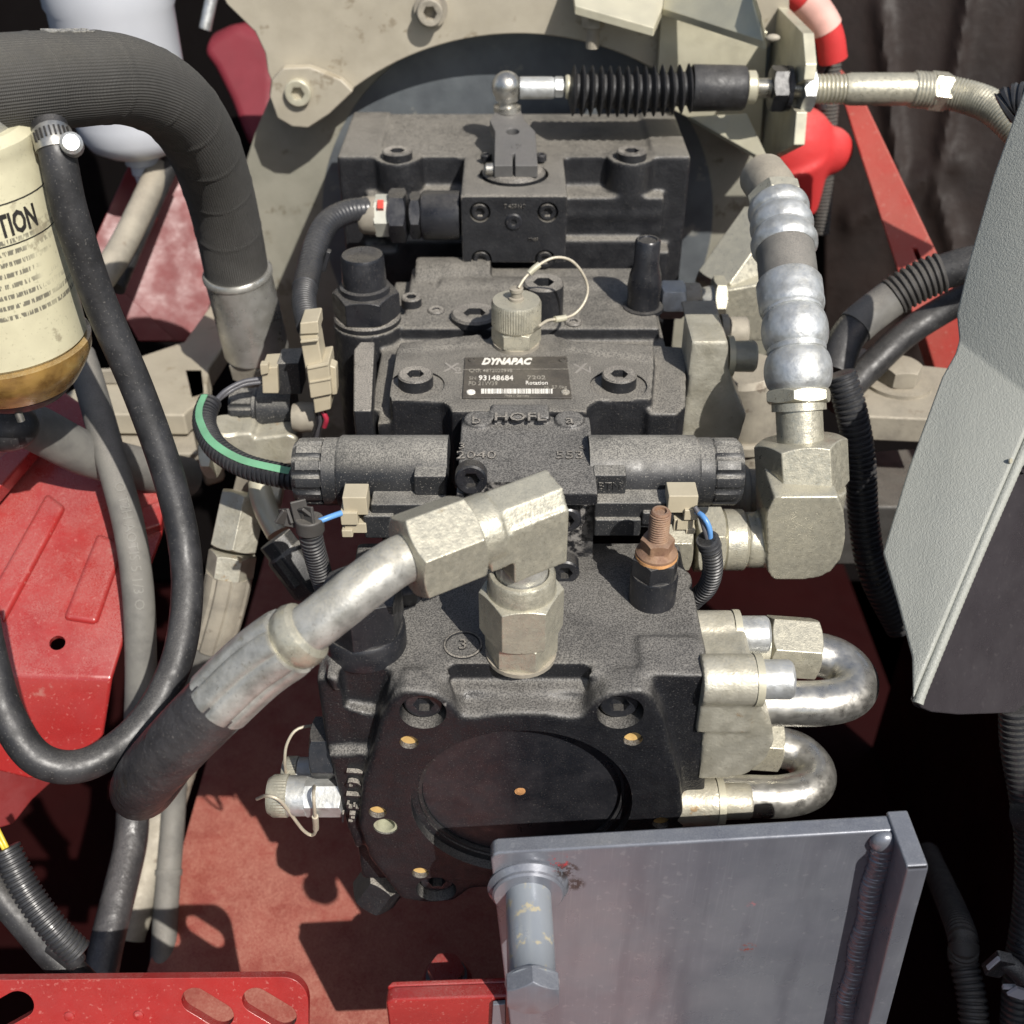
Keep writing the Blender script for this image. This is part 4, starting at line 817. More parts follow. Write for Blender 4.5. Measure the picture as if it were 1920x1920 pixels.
# ------------------------------------------------------------------ suction hose on the far side
def riser_hose():
    A = P(1265, 1014, Y=152); E = P(1508, 1004, Y=152); T = thing('riser_hose', 'zinc elbow and beaded hose assembly rising beside the nameplate pump', 'hose', E)
    ax = V((1, 0, 0)); k = (E - CAM).dot(FWD) / FPX; X = lambda px: P(px, 1012, Y=152)
    B = BASE[T.name]; C = V((E.x, 152, X(1400).z))
    part(T, 'adapter_hex', M().hexn(X(1222), X(1292), 62 * k, rot=.5), m_pass, .5); part(T, 'swivel_nut', M().hexn(X(1300), X(1352), 68 * k, rot=.3), m_pass, .5)
    part(T, 'nut_collar', M().cyl(X(1350), X(1396), 58 * k, ch=2), m_pass); part(T, 'neck', M().cyl(X(1390), X(1450), 44 * k), m_pass)
    m = M(); w = 132 * k
    top = P(1508, 915, Y=160)
    yf = 132
    m.prism([P(x, y, Y=yf) for x, y in ((1452, 932), (1572, 930), (1583, 960), (1586, 1000), (1583, 1030), (1574, 1054), (1558, 1072), (1536, 1083), (1510, 1087), (1450, 1087), (1439, 1072), (1436, 965))], (0, 38, 0))
    m.cyl(V((C.x + 2, 154, C.z)), V((C.x + 3, 162, C.z + 36)), w * .45); m.cyl(C + V((-38, 0, 0)), C, w * .40)
    part(T, 'elbow_body', cast(m, 1.0, 9, (), B), m_pass)
    pts = [C + V((0, 2, 20)), P(1506, 920, Y=163), P(1502, 850, Y=172), P(1498, 770, Y=184), P(1496, 690, Y=200), P(1489, 610, Y=222), P(1480, 540, Y=246), P(1472, 470, Y=272), P(1463, 410, Y=298), P(1450, 360, Y=322), P(1430, 330, Y=345)]
    pa = Path(pts)
    def D(py):
        best = None
        for d, q in zip(pa.L, pa.p):
            v = q - CAM; y = 960 - v.dot(UP) / v.dot(FWD) * FPX
            if best is None or abs(y - py) < best[0]: best = (abs(y - py), d)
        return best[1]
    def K(py): c = pa.at(D(py))[0]; return (c - CAM).dot(FWD) / FPX
    def hexat(p0, p1, rpx, rot=0.2):
        a, b = pa.at(D(p0))[0], pa.at(D(p1))[0]; return M().hexn(a, b, rpx * K((p0 + p1) / 2), rot=rot)
    part(T, 'union_nut', hexat(916, 822, 86, .97), m_pass, .8)
    part(T, 'spigot', M().rings(pa, [(D(830), 43 * K(800)), (D(772), 43 * K(780)), (D(768), 50 * K(770)), (D(754), 50 * K(760)), (D(750), 40 * K(750))], 36), m_pass)
    part(T, 'hose_nut', hexat(756, 732, 63, .1), m_pass, .5)
    def bead(p0, p1, r, rn=None):
        rn = rn or r * .86; d0, d1 = D(p0), D(p1); pr = []; kk = K((p0 + p1) / 2); L = d1 - d0
        pr += [(d0, (rn - 1.5) * kk), (d0 + .02 * L, (rn + 1) * kk), (d0 + .12 * L, (rn + 1.5) * kk), (d0 + .14 * L, (rn - .5) * kk)]
        for i in range(13): a = i / 12; pr.append((d0 + L * (.15 + .85 * a), (rn + (r - rn) * math.sin(math.pi * a) ** .55) * kk))
        return pr
    lower = bead(740, 664, 63, 52) + bead(663, 592, 62, 53) + bead(591, 556, 61, 54)[:13] + [(D(560), 61 * K(560)), (D(534), 61 * K(535)), (D(527), 57 * K(524))]
    part(T, 'crimp_ferrule', M().rings(pa, lower, 40), m_zinc)
    part(T, 'rubber_hose', M().tube(pa, lambda d: 54 * K(490), 40, d0=D(540), d1=D(440)), m_rubg)
    upper = [(D(468), 55 * K(465)), (D(466), 61 * K(460)), (D(452), 62 * K(450)), (D(446), 57 * K(445))] + bead(442, 412, 59, 52) + bead(410, 385, 57, 50) + [(D(380), 45 * K(380))]
    part(T, 'crimp_ferrule', M().rings(pa, upper, 40), m_zinc)
    part(T, 'hose_nut', hexat(386, 366, 54, .1), m_pass, .5); part(T, 'tail_tube', M().tube(pa, 45 * K(360), 28, d0=D(372), d1=pa.len), m_dustmet)
riser_hose()

# ------------------------------------------------------------------ flange on the middle pump and small fittings behind
def mid_ports():
    T = thing('port_flange', 'sand coloured flange with round bolt head beside the nameplate pump', 'flange', (108, 260, 60)); B = BASE[T.name]; m = M(); x0 = 105
    tp = P(1330, 640, Y=262); k = (tp - CAM).dot(FWD) / FPX
    m.prism([P(x, y, Y=238) for x, y in ((1297, 640), (1366, 640), (1366, 690), (1380, 735), (1400, 780), (1385, 830), (1300, 850), (1275, 840), (1290, 720))], (0, 40, 0))
    m.cyl(P(1297, 668, Y=262), P(1362, 668, Y=262), 34 * k)
    part(T, 'flange_body', cast(m, 1.5, 4, (), B), m_alu)
    a = P(1362, 668, Y=262); part(T, 'washer', M().cyl(a, a + V((4, 0, 0)), 39 * k), m_pale); part(T, 'bolt', M().lathe([(0, 0), (29 * k, 0), (30 * k, 40 * k), (26 * k, 44 * k), (0, 44 * k)], a + V((4, 0, 0)), (1, 0, 0), 36), m_alu)
    T = thing('port_flange', 'dusty grey flange block between slim cap and sand coloured flange', 'flange', (108, 330, 100)); B = BASE[T.name]; m = M()
    m.prism([P(x, y, Y=318) for x, y in ((1286, 594), (1352, 594), (1352, 640), (1300, 640))], (0, 26, -20)); part(T, 'flange_body', M().prism([P(x, y, Y=312) for x, y in ((1284, 594), (1350, 592), (1352, 650), (1300, 650))], (0, 26, 0)), m_dustmet, 1.5)
    a = P(1350, 622, Y=325); part(T, 'washer', M().cyl(a, a + V((5, 0, 0)), 13), m_dustmet); part(T, 'bolt', M().cyl(a + V((5, 0, 0)), a + V((20, 0, 0)), 11, ch=1.5), m_dustmet)
    T = thing('pipe_union', 'row of small zinc pipe fittings behind the slim black cap', 'fitting', P(1240, 565, Y=385)); C = lambda px, py=562: P(px, py, Y=385)
    part(T, 'hex_adapter', M().hexn(C(1238), C(1282), 15, rot=.2), m_zinc, .4); part(T, 'sleeve', M().cyl(C(1280), C(1312), 13, ch=1.2), m_dustmet); part(T, 'cone', M().cyl(C(1310), C(1352), 9, 13), m_tube)
    part(T, 'hex_union', M().hexn(C(1335, 560), C(1358, 560), 18), m_pass, .4); part(T, 'elbow_block', M().prism([P(x, y, Y=392) for x, y in ((1355, 545), (1440, 530), (1440, 640), (1358, 640))], (0, 30, 0)), m_pass, 2)
    o = P(1400, 500, Y=440); T = thing('union_nut', 'large zinc hex nut behind the beaded hose top', 'nut', o); part(T, 'nut', M().hexn(o + V((-20, -20, -18)), o + V((20, 15, 26)), 32), m_pass, .6)
    # sun bleached blocks and pipes low behind the riser
    T = thing('pump_outlet', 'brown shaded pump outlet below the sand coloured flange', 'outlet', P(1390, 760, Y=300)); part(T, 'outlet_body', M().cyl(P(1400, 690, Y=300), P(1405, 880, Y=300), 26, 22, ch=4), m_dustmet); part(T, 'outlet_ring', M().cyl(P(1403, 800, Y=300), P(1403, 822, Y=300), 28, ch=2), m_dustmet)
    T = thing('outlet_stub', 'dim steel stub under the knob solenoid end', 'fitting', P(1400, 920, Y=200)); part(T, 'stub', M().cyl(P(1375, 925, Y=210), P(1450, 925, Y=210), 17, ch=1.5), m_dustmet); part(T, 'collar', M().cyl(P(1385, 925, Y=210), P(1400, 925, Y=210), 20, ch=1.5), m_dustmet)
mid_ports()
# ------------------------------------------------------------------ side cover with grey grained face and dark face
def side_cover():
    A = P(1718, 1312, t=610); n = V((-.52, -.34, .78)).normalized(); T = thing('side_cover', 'grey leather grain cover with dark glossy end beside the riser hose', 'cover', A)
    q = lambda x, y: PL(x, y, A, n)
    lo = [q(1657, 1040), q(1682, 1125), q(1728, 1250), q(1716, 1310), q(1740, 1258), q(1782, 1160), q(1935, 790), q(1935, 748), q(1802, 640), q(1790, 672), q(1768, 712)]
    lo = [q(1657, 1040), q(1684, 1130), q(1712, 1235), q(1714, 1312), q(1732, 1268), q(1830, 1035), q(1935, 790), q(1935, 752), q(1802, 640), q(1793, 668), q(1768, 712), q(1706, 880)]
    th = -n * 3
    c0, c1 = q(1802, 640), q(1935, 752); n2 = V((-.80, -.30, .50)); n2 = (n2 - (c1 - c0).normalized() * n2.dot((c1 - c0).normalized())).normalized(); u = lambda x, y: PL(x, y, c0, n2)
    up = [c0, c1, u(1950, 720), u(1950, 110), u(1925, 170), u(1868, 330), u(1822, 490), u(1798, 592)]
    m = M(); m.add(lo + up[2:], [])
    bmv = []; allp = lo + up[2:]
    m = M(); k0 = len(lo); m.add(allp, [tuple(range(len(lo))), (8, 7) + tuple(range(k0, k0 + len(up) - 2))])
    o = part(T, 'grained_face', m, m_side); sd = o.modifiers.new('t', 'SOLIDIFY'); sd.thickness = .004; sd.offset = -1
    bv = o.modifiers.new('b', 'BEVEL'); bv.width = .009; bv.segments = 6; bv.limit_method = 'ANGLE'; bv.angle_limit = R(12)
    # dark end
    e0, e1 = lo[3], lo[6]; F = P(1935, 1336, t=676); n3 = (e1 - e0).cross(F - e0).normalized()
    if n3.dot(CAM - e0) < 0: n3 = -n3
    w = lambda x, y: PL(x, y, e0, n3)
    dk = [w(1722, 1316), w(1738, 1276), w(1832, 1046), w(1940, 800), w(1990, 800), w(1990, 1334), w(1800, 1341), w(1748, 1336), w(1728, 1328)]
    part(T, 'dark_end', M().prism(dk, -n3 * 6), m_dark, 1.2)
    tr = Path([w(1718, 1318) + n3 * 1, w(1735, 1272) + n3 * 1, w(1831, 1040) + n3 * 1, w(1942, 786) + n3 * 1]); part(T, 'edge_trim', M().tube(tr, lambda d: 3.0 + .12 * math.sin(d * 1.9), 14, step=1), m_side)
    b = w(1916, 868) + n3 * .5; part(T, 'washer', M().cyl(b, b + n3 * 2, 6), m_dark); part(T, 'bolt', M().hexn(b + n3 * 2, b + n3 * 5, 4), m_zinc)
    b = w(1893, 864) + n3 * .2; part(T, 'rivet', M().cyl(b, b + n3 * .8, 1.5), m_pale)
side_cover()

# ------------------------------------------------------------------ grey bracket plate in front
def grey_bracket():
    tl = P(920, 1605, Y=-58); T = thing('mount_bracket', 'grey painted plate with welded edge flange and a long hex bolt', 'bracket', tl)
    tr = P(1640, 1560, Y=-53); ux = (tr - tl).normalized(); n = V((ux.y, -ux.x, 0)).normalized()
    if n.y > 0: n = -n
    uz = ux.cross(n); uz = uz if uz.z > 0 else -uz
    def q(x, y, o=0): return PL(x, y, tl + n * o, n)
    pl = [q(920, 1612), q(924, 1604), q(934, 1600), q(1690, 1556), q(1655, 1960), q(1640, 2060), q(972, 2060), q(960, 1960)]
    part(T, 'plate', M().prism(pl, -n * 10), m_gpaint, 1.6)
    # side flange
    a = q(1665, 1563, 0); up = uz
    fl = [q(1650, 1560, 0) - n * 22, q(1650, 1560, 0) + n * 1]
    w = 11; x0 = q(1672, 1560, 0)
    def s(d, z): return x0 + n * d + uz * z
    side = [s(-11, 3), s(22, 3), s(23.5, 1), s(23, -40), s(24, -240), s(-11, -240)]
    part(T, 'side_flange', M().prism(side, ux * w), m_gpaint, 1.6)
    # weld bead
    wm = M(); b0 = q(1657, 1580, 2); 
    for k in range(125): wm.ball(b0 - uz * (k * 1.45) + n * (-.6 + .3 * math.sin(k * 1.9)) + ux * (.3 * math.sin(k * 2.3) + .8 * math.sin(k * .17)), (6.3 + .25 * math.sin(k * 1.3)) if k else 7.2, (1, .66, .42 if k else 1), 14)
    part(T, 'weld_bead', wm, m_gpaint)
    # bolt
    c = q(990, 1662, 0); ax = n
    part(T, 'weld_ring', M().lathe([(0, -1), (21, -1), (21.5, 1), (19, 3.5), (0, 3.5)], c, ax, 48), m_gpaint)
    part(T, 'washer', M().lathe([(0, 0), (19, 0), (19, 5), (18, 6), (0, 6)], c, ax, 48), m_gpaint)
    b = part(T, 'bolt_shank', M().lathe([(0, 4), (12, 4), (12, 36), (12, 52), (13.5, 54), (0, 54)], c, ax, 40), m_shank)
    part(b, 'hex_head', M().hexn(c + ax * 52, c + ax * 63, 14.6, rot=.52), m_gpaint, .5)
m_shank = mat('painted shank', (.33, .36, .385), .34, .3, col2=(.27, .29, .32), vs=20, stain=(.42, .36, .22), ss=120, st=.57, bump=.1, bs=500, coat=.2)
def scr(nm='x'): pass
grey_bracket()

# ------------------------------------------------------------------ red brackets at the bottom
def red_bits():
    c = P(720, 1850, Y=-44); T = thing('red_bracket', 'red painted angle bracket tucked beside the grey bolt plate', 'bracket', c)
    z = c.z; y0 = -44; a = P(722, 1876, Y=y0); b = P(945, 1866, Y=y0)
    part(T, 'angle', M().prism([V((a.x, y0, a.z - 80)), V((a.x, y0, a.z - 4)), V((a.x + 5, y0, a.z)), V((b.x + 40, y0, b.z + 1)), V((b.x + 40, y0, b.z - 80))], (0, 10, 0)), m_red, 2)
    part(T, 'top_plate', M().prism([V((a.x, y0 + 9, a.z)), V((b.x + 40, y0 + 9, b.z + 1)), V((b.x + 40, y0 + 13, b.z + 1)), V((a.x + 3, y0 + 13, a.z))], (0, 0, -7)), m_red, 1.5)
    part(T, 'grey_tab', M().prism([P(x, y, Y=y0 - 1) for x, y in ((924, 1876), (948, 1874), (948, 1950), (920, 1950))], (0, -3, 0)), m_gpaint, .6, label='grey strip on the red bracket')
    o = P(838, 1842, Y=2); T = thing('red_bolt', 'red painted hex bolt with washer behind the red bracket', 'bolt', o); part(T, 'washer', M().cyl(o, o + V((0, 0, 4)), 17, ch=1), m_red); part(T, 'spring_washer', M().cyl(o + V((0, 0, 4)), o + V((0, 0, 9)), 14), m_gpaint); part(T, 'head', M().hexn(o + V((0, 0, 9)), o + V((0, 0, 18)), 12.5), m_red, .5)
    # slotted plate
    y0 = -60; n = V((0, -.9, .44)).normalized(); o = P(300, 1870, Y=y0); q = lambda x, y: PL(x, y, o, n)
    T = thing('slotted_plate', 'glossy red plate with three slanted slots and a rounded corner', 'plate', q(300, 1900)); 
    cr = [q(578 - 48 + 48 * math.sin(a), 1832 + 48 - 48 * math.cos(a)) for a in [i * math.pi / 16 for i in range(9)]]
    pts = [q(-60, 1838)] + cr + [q(578, 2000), q(-60, 2000)]; pm = M().prism(pts, -n * 6)
    cuts = []
    for x0, y0_, x1, y1, r in ((366, 1876, 412, 1904, 24), (480, 1876, 530, 1906, 24), (35, 1884, -40, 1926, 26)):
        a, b = q(x0, y0_), q(x1, y1); ux = (b - a).normalized(); uy = n.cross(ux); rr = r * .34; L = []
        for k in range(13): t = math.pi / 2 + math.pi * k / 12; L.append(a + ux * rr * math.cos(t) + uy * rr * math.sin(t))
        for k in range(13): t = -math.pi / 2 + math.pi * k / 12; L.append(b + ux * rr * math.cos(t) + uy * rr * math.sin(t))
        cuts.append(M().prism([p + n * 8 for p in L], -n * 24))
    me = drill(to_mesh(pm, 'plate', BASE[T.name]), cuts, BASE[T.name]); fin(me); part(T, 'plate', me, m_red, 1.0)
    for x, y in ((130, 1905), (260, 1903)): b = q(x, y); part(T, 'rivet', M().lathe([(0, 0), (3.2, 0), (2.9, 1), (1.2, 1.6), (0, 1.6)], b, n, 20), m_red)
red_bits()

# ------------------------------------------------------------------ far side: red beam, boots, hoses, mount block
def far_side():
    a = P(1600, 190, t=1030); b = P(1780, 640, t=960); T = thing('red_beam', 'dusty red frame beam slanting down behind the pale conduit', 'beam', b)
    y = 470
    pts = [P(1555, 140, t=1060), P(1618, 190, t=1040), P(1765, 495, t=985), P(1810, 610, t=960), P(1740, 680, t=945), P(1690, 660, t=950)]
    o = P(1680, 400, t=1005); n = V((-.45, -.55, .7)).normalized(); q = lambda x, y: PL(x, y, o, n)
    me = drill(to_mesh(M().prism([q(1552, 100), q(1612, 170), q(1765, 492), q(1830, 640), q(1745, 690), q(1690, 530)], -n * 26), 'beam', BASE[T.name]), [M().prism([q(1711, 466) + n * 5, q(1720, 466) + n * 5, q(1736, 506) + n * 5, q(1727, 508) + n * 5], -n * 60)], BASE[T.name]); fin(me); part(T, 'beam', me, m_redpost, 1.5)
    T = thing('red_boot', 'bright red rubber boot behind the cable bracket', 'boot', P(1500, 400, Y=610)); m = M()
    m.ball(P(1488, 285, Y=650), 40, (1, .8, 1.1)); m.ball(P(1548, 283, Y=650), 22, (1.2, .8, 1.1)); m.cyl(P(1485, 300, Y=650), P(1505, 400, Y=650), 38, 15); part(T, 'boot', cast(m, 2.5, 8, (), BASE[T.name]), m_redbright)
    T = thing('red_cable_cover', 'red rubber cable cover with pale tape above the cable bracket', 'cover', P(1540, 100, Y=640)); pa = Path([P(1470, -30, Y=640), P(1520, 10, Y=640), P(1552, 60, Y=640), P(1562, 112, Y=640)])
    part(T, 'sleeve', M().tube(pa, 13, 20), m_redbright); part(T, 'pale_tape', M().tube(pa, 14.5, 20, d0=pa.len * .25, d1=pa.len * .66), m_peach); 
    part(T, 'red_flap', M().prism([P(x, y, Y=655) for x, y in ((1478, 0), (1510, 20), (1530, 90), (1520, 120), (1490, 60))], (0, 10, 0)), m_redbright, 2)
    conduit('corrugated_conduit', 'dark corrugated conduit between red boot and lock nut', [P(1560, 105, Y=665), P(1556, 180, Y=660), P(1550, 260, Y=655), P(1545, 350, Y=650), P(1538, 440, Y=640)], 9, m_corrd, 3.4)
    solo('black_lead', 'thin black lead beside the red cable cover', 'lead', M().tube([P(1545, 60, Y=640), P(1540, 110, Y=645), P(1530, 150, Y=650), P(1540, 200, Y=655)], 6, 14), m_rub, P(1545, 60, Y=640))
    T = thing('black_hose', 'thick black hose with dusty ribbed sleeve running under the cover', 'hose', P(1600, 640, Y=330)); pa = Path([P(1565, 700, Y=300), P(1590, 630, Y=320), P(1650, 575, Y=335), P(1720, 530, Y=340), P(1800, 500, Y=340), P(1900, 480, Y=335)])
    part(T, 'hose', M().tube(pa, 13, 24), m_rub); part(T, 'dust_sleeve', M().tube(pa, 14, 24, d0=pa.len * .24, d1=pa.len * .46), m_rubg); n = 9; pr = []
    for i in range(n): a0 = pa.len * .46 + i * 4.4; pr += [(a0, 13.2), (a0 + 1.2, 15), (a0 + 2.6, 15), (a0 + 3.8, 13.2)]
    part(T, 'ribbed_sleeve', M().rings(pa, pr, 24), m_corrd)
    pa = Path([P(1560, 760, Y=320), P(1640, 680, Y=345), P(1700, 625, Y=360), P(1770, 580, Y=370), P(1860, 530, Y=370)]); solo('black_hose', 'slimmer black hose under the ribbed sleeve hose', 'hose', M().tube(pa, 11, 20), m_rub, pa.p[0])
    T = thing('fender', 'shaded pink red fender corner showing past the cover edge', 'fender', P(1780, 640, Y=420)); part(T, 'panel', M().prism([P(x, y, Y=430) for x, y in ((1730, 620), (1820, 560), (1850, 720), (1760, 720))], (0, 20, -10)), m_redpost, 2)
    T = thing('mount_block', 'shaded dusty grey mount block with a hex bolt under the hoses', 'mount block', P(1680, 760, Z=60)); z = 74; Q = lambda x, y: P(x, y, Z=z)
    part(T, 'block', M().prism([Q(1595, 690), Q(1615, 650), Q(1690, 680), Q(1790, 690), Q(1840, 790), Q(1620, 780)], (0, 0, -22)), m_dustmet, 2)
    c = Q(1682, 718); part(T, 'washer', M().cyl(c, c + V((0, 0, 3)), 26), m_dustmet); part(T, 'bolt', M().hexn(c + V((0, 0, 3)), c + V((0, 0, 17)), 17), m_dustmet, .5)
    T = thing('support_rail', 'dark dusty support rail under the mount block', 'rail', P(1700, 860, Z=0)); part(T, 'rail', M().prism([P(x, y, Z=0) for x, y in ((1560, 850), (1700, 840), (1850, 850), (1850, 950), (1560, 950))], (0, 0, -60)), m_corrd, 3)
    conduit('corrugated_conduit', 'black corrugated conduit dropping behind the riser elbow', [P(1575, 700, Y=260), P(1596, 770, Y=250), P(1612, 860, Y=240), P(1620, 980, Y=225), P(1640, 1080, Y=210), P(1690, 1180, Y=200)], 11, m_corr, 4)
    conduit('corrugated_conduit', 'black corrugated conduit end poking out above the grained cover', [P(1880, 205, t=735), P(1905, 190, t=730), P(1960, 186, t=720)], 12, m_corr, 3.6, .12)
    # conduits in the near corner
    conduit('corrugated_conduit', 'blue black corrugated conduit hanging under the dark cover end', [P(1905, 1325, t=670), P(1908, 1400, t=680), P(1925, 1500, t=690), P(1935, 1600, t=698), P(1928, 1720, t=706), P(1912, 1830, t=710), P(1905, 1960, t=715)], 10.4, m_corr, 4.3, .16)
    T = thing('conduit_clip', 'black clip with a bright edge holding the hanging conduit', 'clip', P(1880, 1815, t=698)); part(T, 'strap', M().tube([P(1870, 1800, t=696), P(1895, 1810, t=694), P(1920, 1835, t=693)], 6, 12), m_plas); part(T, 'buckle', M().box(P(1872, 1808, t=695), (11, 8, 18), rot=Matrix.Rotation(.35, 3, 'Y')), m_plas, .8); part(T, 'bright_tab', M().box(P(1863, 1806, t=691), (2, 2.5, 12), rot=Matrix.Rotation(.35, 3, 'Y')), m_white)
    part(T, 'clip_ring', M().tube(Path([P(1915, 1530, t=690), P(1945, 1530, t=680)]), 11, 20), m_plas)
    conduit('corrugated_conduit', 'dim corrugated conduit behind the clip', [P(1740, 1600, t=980), P(1800, 1740, t=760), P(1806, 1800, t=750), P(1822, 1870, t=740), P(1830, 1960, t=730)], 10, m_corrd, 4.2)
    # white bit: torn label on the lower conduit
    solo('torn_label', 'torn white label on the conduit below the clip', 'label', M().box(P(1912, 1862, t=698), (13, 2, 9), rot=Matrix.Rotation(.5, 3, 'Y')).box(P(1892, 1850, t=699), (8, 2, 3)), m_white, P(1912, 1862, t=698))
far_side()
# ------------------------------------------------------------------ near side: fabric hose, tank, filter, hoses
def fabric_hose():
    pts = [P(-90, 170, t=545), P(20, 158, t=565), P(120, 150, t=590), P(230, 150, t=628), P(320, 190, t=676), P(375, 262, t=728), P(408, 350, t=782), P(428, 430, t=822), P(442, 500, t=850), P(452, 560, t=870)]
    pa = Path(pts); T = thing('fabric_hose', 'thick woven fabric hose arching down into a steel sleeve', 'hose', pts[-1]); r = 24.5
    def rad(d):
        w = (d / 44.0) % 1; return r + (.35 if w < .06 else 0)
    part(T, 'hose', M().tube(pa, rad, 48, step=1.8, d1=pa.len - 8), m_canvas)
    sp = []
    # printed marks follow the hose
    def on(d0, th0, body, size, nm='printed_lettering', ext=.35, shear=0):
        def f(u, v, w):
            c, x, y, t = pa.at(d0 + u); 
            th = th0 + v / r; return c + (x * math.cos(th) + y * math.sin(th)) * (r + .5 + w)
        return part(T, nm, M().text(body, (0, 0, 0), (1, 0, 0), (0, 1, 0), size, ext, mapf=f, shear=shear), m_hprint)
    c, x, y, t = pa.at(pa.len * .35); vup = (UP * .75 - FWD * .65); th = math.atan2(vup.dot(y), vup.dot(x))
    c0, x0, y0, t0 = pa.at(66)
    best = []
    for d in (70, 150):
        c, x, y, t = pa.at(d); best.append(math.atan2(vup.dot(y), vup.dot(x)))
    s = 1
    on(68, best[0], 'BRESS', 12); on(172, best[1] + .1, 'Z 1/1', 13); on(150, best[1], 'O', 15)
    a = P(445, 512, t=852); b = P(482, 660, t=905); ax = (b - a).normalized(); L = (b - a).length
    part(T, 'steel_sleeve', M().lathe([(23, -2), (25.5, -3), (27, -1), (27, 1.5), (25.8, 3), (26.4, L - 3), (24, L), (0, L)], a, ax, 48), m_sleeve)
    part(T, 'hex_nut', M().hexn(b - ax * 2, b + ax * 16, 27, rot=.3), m_dustmet, .5); part(T, 'lower_tube', M().cyl(b + ax * 14, b + ax * 60, 17), m_dustmet)
fabric_hose()

def tank():
    o = P(222, 100, t=980); T = thing('white_canister', 'white plastic canister hanging behind the fabric hose', 'canister', P(255, 300, t=1030)); zb = P(262, 280, t=1000)
    a = V((zb.x, zb.y, zb.z)); r = 50
    part(T, 'body', M().lathe([(0, -5), (14, -5), (30, -1), (42, 6), (48, 16), (51, 30), (52, 120), (54, 124), (54, 150), (55.5, 151), (55.5, 156), (54, 157), (54, 300), (0, 300)], a, (0, 0, 1), 64), m_white)
    part(T, 'drain_neck', M().lathe([(0, -34), (8, -34), (9, -24), (11, -22), (11, -14), (15, -12), (16, -4), (0, -4)], a, (0, 0, 1), 28), m_white)
    solo('drain_pipe', 'dusty pipe slanting down from the white canister', 'pipe', M().tube([P(298, 318, t=1015), P(270, 380, t=985), P(225, 470, t=950), P(185, 530, t=930)], 11.5, 20), m_dustmet, P(298, 318, t=1015))
    solo('black_hose', 'dark hose beside the dusty drain pipe', 'hose', M().tube([P(322, 300, t=1020), P(290, 370, t=1000), P(245, 470, t=968), P(215, 540, t=950)], 9, 18), m_rub, P(322, 300, t=1020))
tank()

def fuel_filter():
    ax = V((0, 0, 1)); c = P(0, 640, Y=160); xr = P(158, 640, Y=160).x; r = 44; cx = xr - r; zb = P(100, 652, Y=150).z; o = V((cx, 160, zb)); H = 150
    zt = P(40, 262, Y=140).z - zb
    T = thing('fuel_filter', 'cream labelled fuel filter with an amber bowl below', 'filter', o + V((0, 0, -40)))
    lb = part(T, 'can', M().lathe([(0, 0), (r - 2, 0), (r, 2), (r, zt - 16), (r - 1, zt - 12), (r, zt - 9), (r, zt - 4), (r - 5, zt), (0, zt)], o, ax, 64), m_label)
    part(T, 'cap_ring', M().lathe([(0, zt - 1), (r - 9, zt - 1), (r - 9, zt + 5), (0, zt + 5)], o, ax, 48), m_tube)
    part(T, 'amber_bowl', M().lathe([(0, -30), (20, -30), (34, -26), (r - 3, -16), (r + 1, -8), (r + 2, -1), (r - 4, 0), (0, 0)], o, ax, 64), m_amber)
    part(T, 'bowl_base', M().lathe([(0, -38), (12, -38), (26, -34), (33, -27), (0, -27)], o, ax, 40), m_rub)
    part(T, 'drain_screw', M().cyl(o + V((6, -24, -40)), o + V((4, -22, -24)), 2.2), m_steel)
    vdir = (CAM - o); th0 = math.atan2(vdir.y, vdir.x)
    def lab(body, deg, z, size, ext=.2, bold=0, al='CENTER', sx=1.0):
        def f(u, v, w):
            th = th0 + R(deg) + u / r; return o + V((math.cos(th) * (r + .1 + w), math.sin(th) * (r + .1 + w), z + v))
        return part(lb, 'lettering', M().text(body, (0, 0, 0), (1, 0, 0), (0, 1, 0), size, ext, bold=bold, mapf=f, align=al, sx=sx), m_ink)
    lab('CAUTION', 17, zt * .66, 16, bold=.03, sx=.6)
    bm_ = M()
    for z in (zt * .66 + 11, zt * .66 - 10):
        q = []
        for k in range(25): th = th0 + R(-80 + 7 * k); q.append((math.cos(th), math.sin(th)))
        vs = []; fs = []
        for k, (x, y) in enumerate(q): vs += [o + V((x * (r + .3), y * (r + .3), z)), o + V((x * (r + .3), y * (r + .3), z + .7))]
        for k in range(24): fs.append((2 * k, 2 * k + 2, 2 * k + 3, 2 * k + 1))
        bm_.add(vs, fs)
    part(lb, 'border_line', bm_, m_ink)
    for k, (tx_, z) in enumerate((('FOR CONNECTION FOR AIR', .47), ('VENT VALVE', .425), ('DRAIN WATER DAILY', .33), ('CLEAN INSIDE OF BOWL', .285), ('TIGHTEN BY HAND', .24))): pass
    o2 = P(100, 262, Y=120); 
fuel_filter()

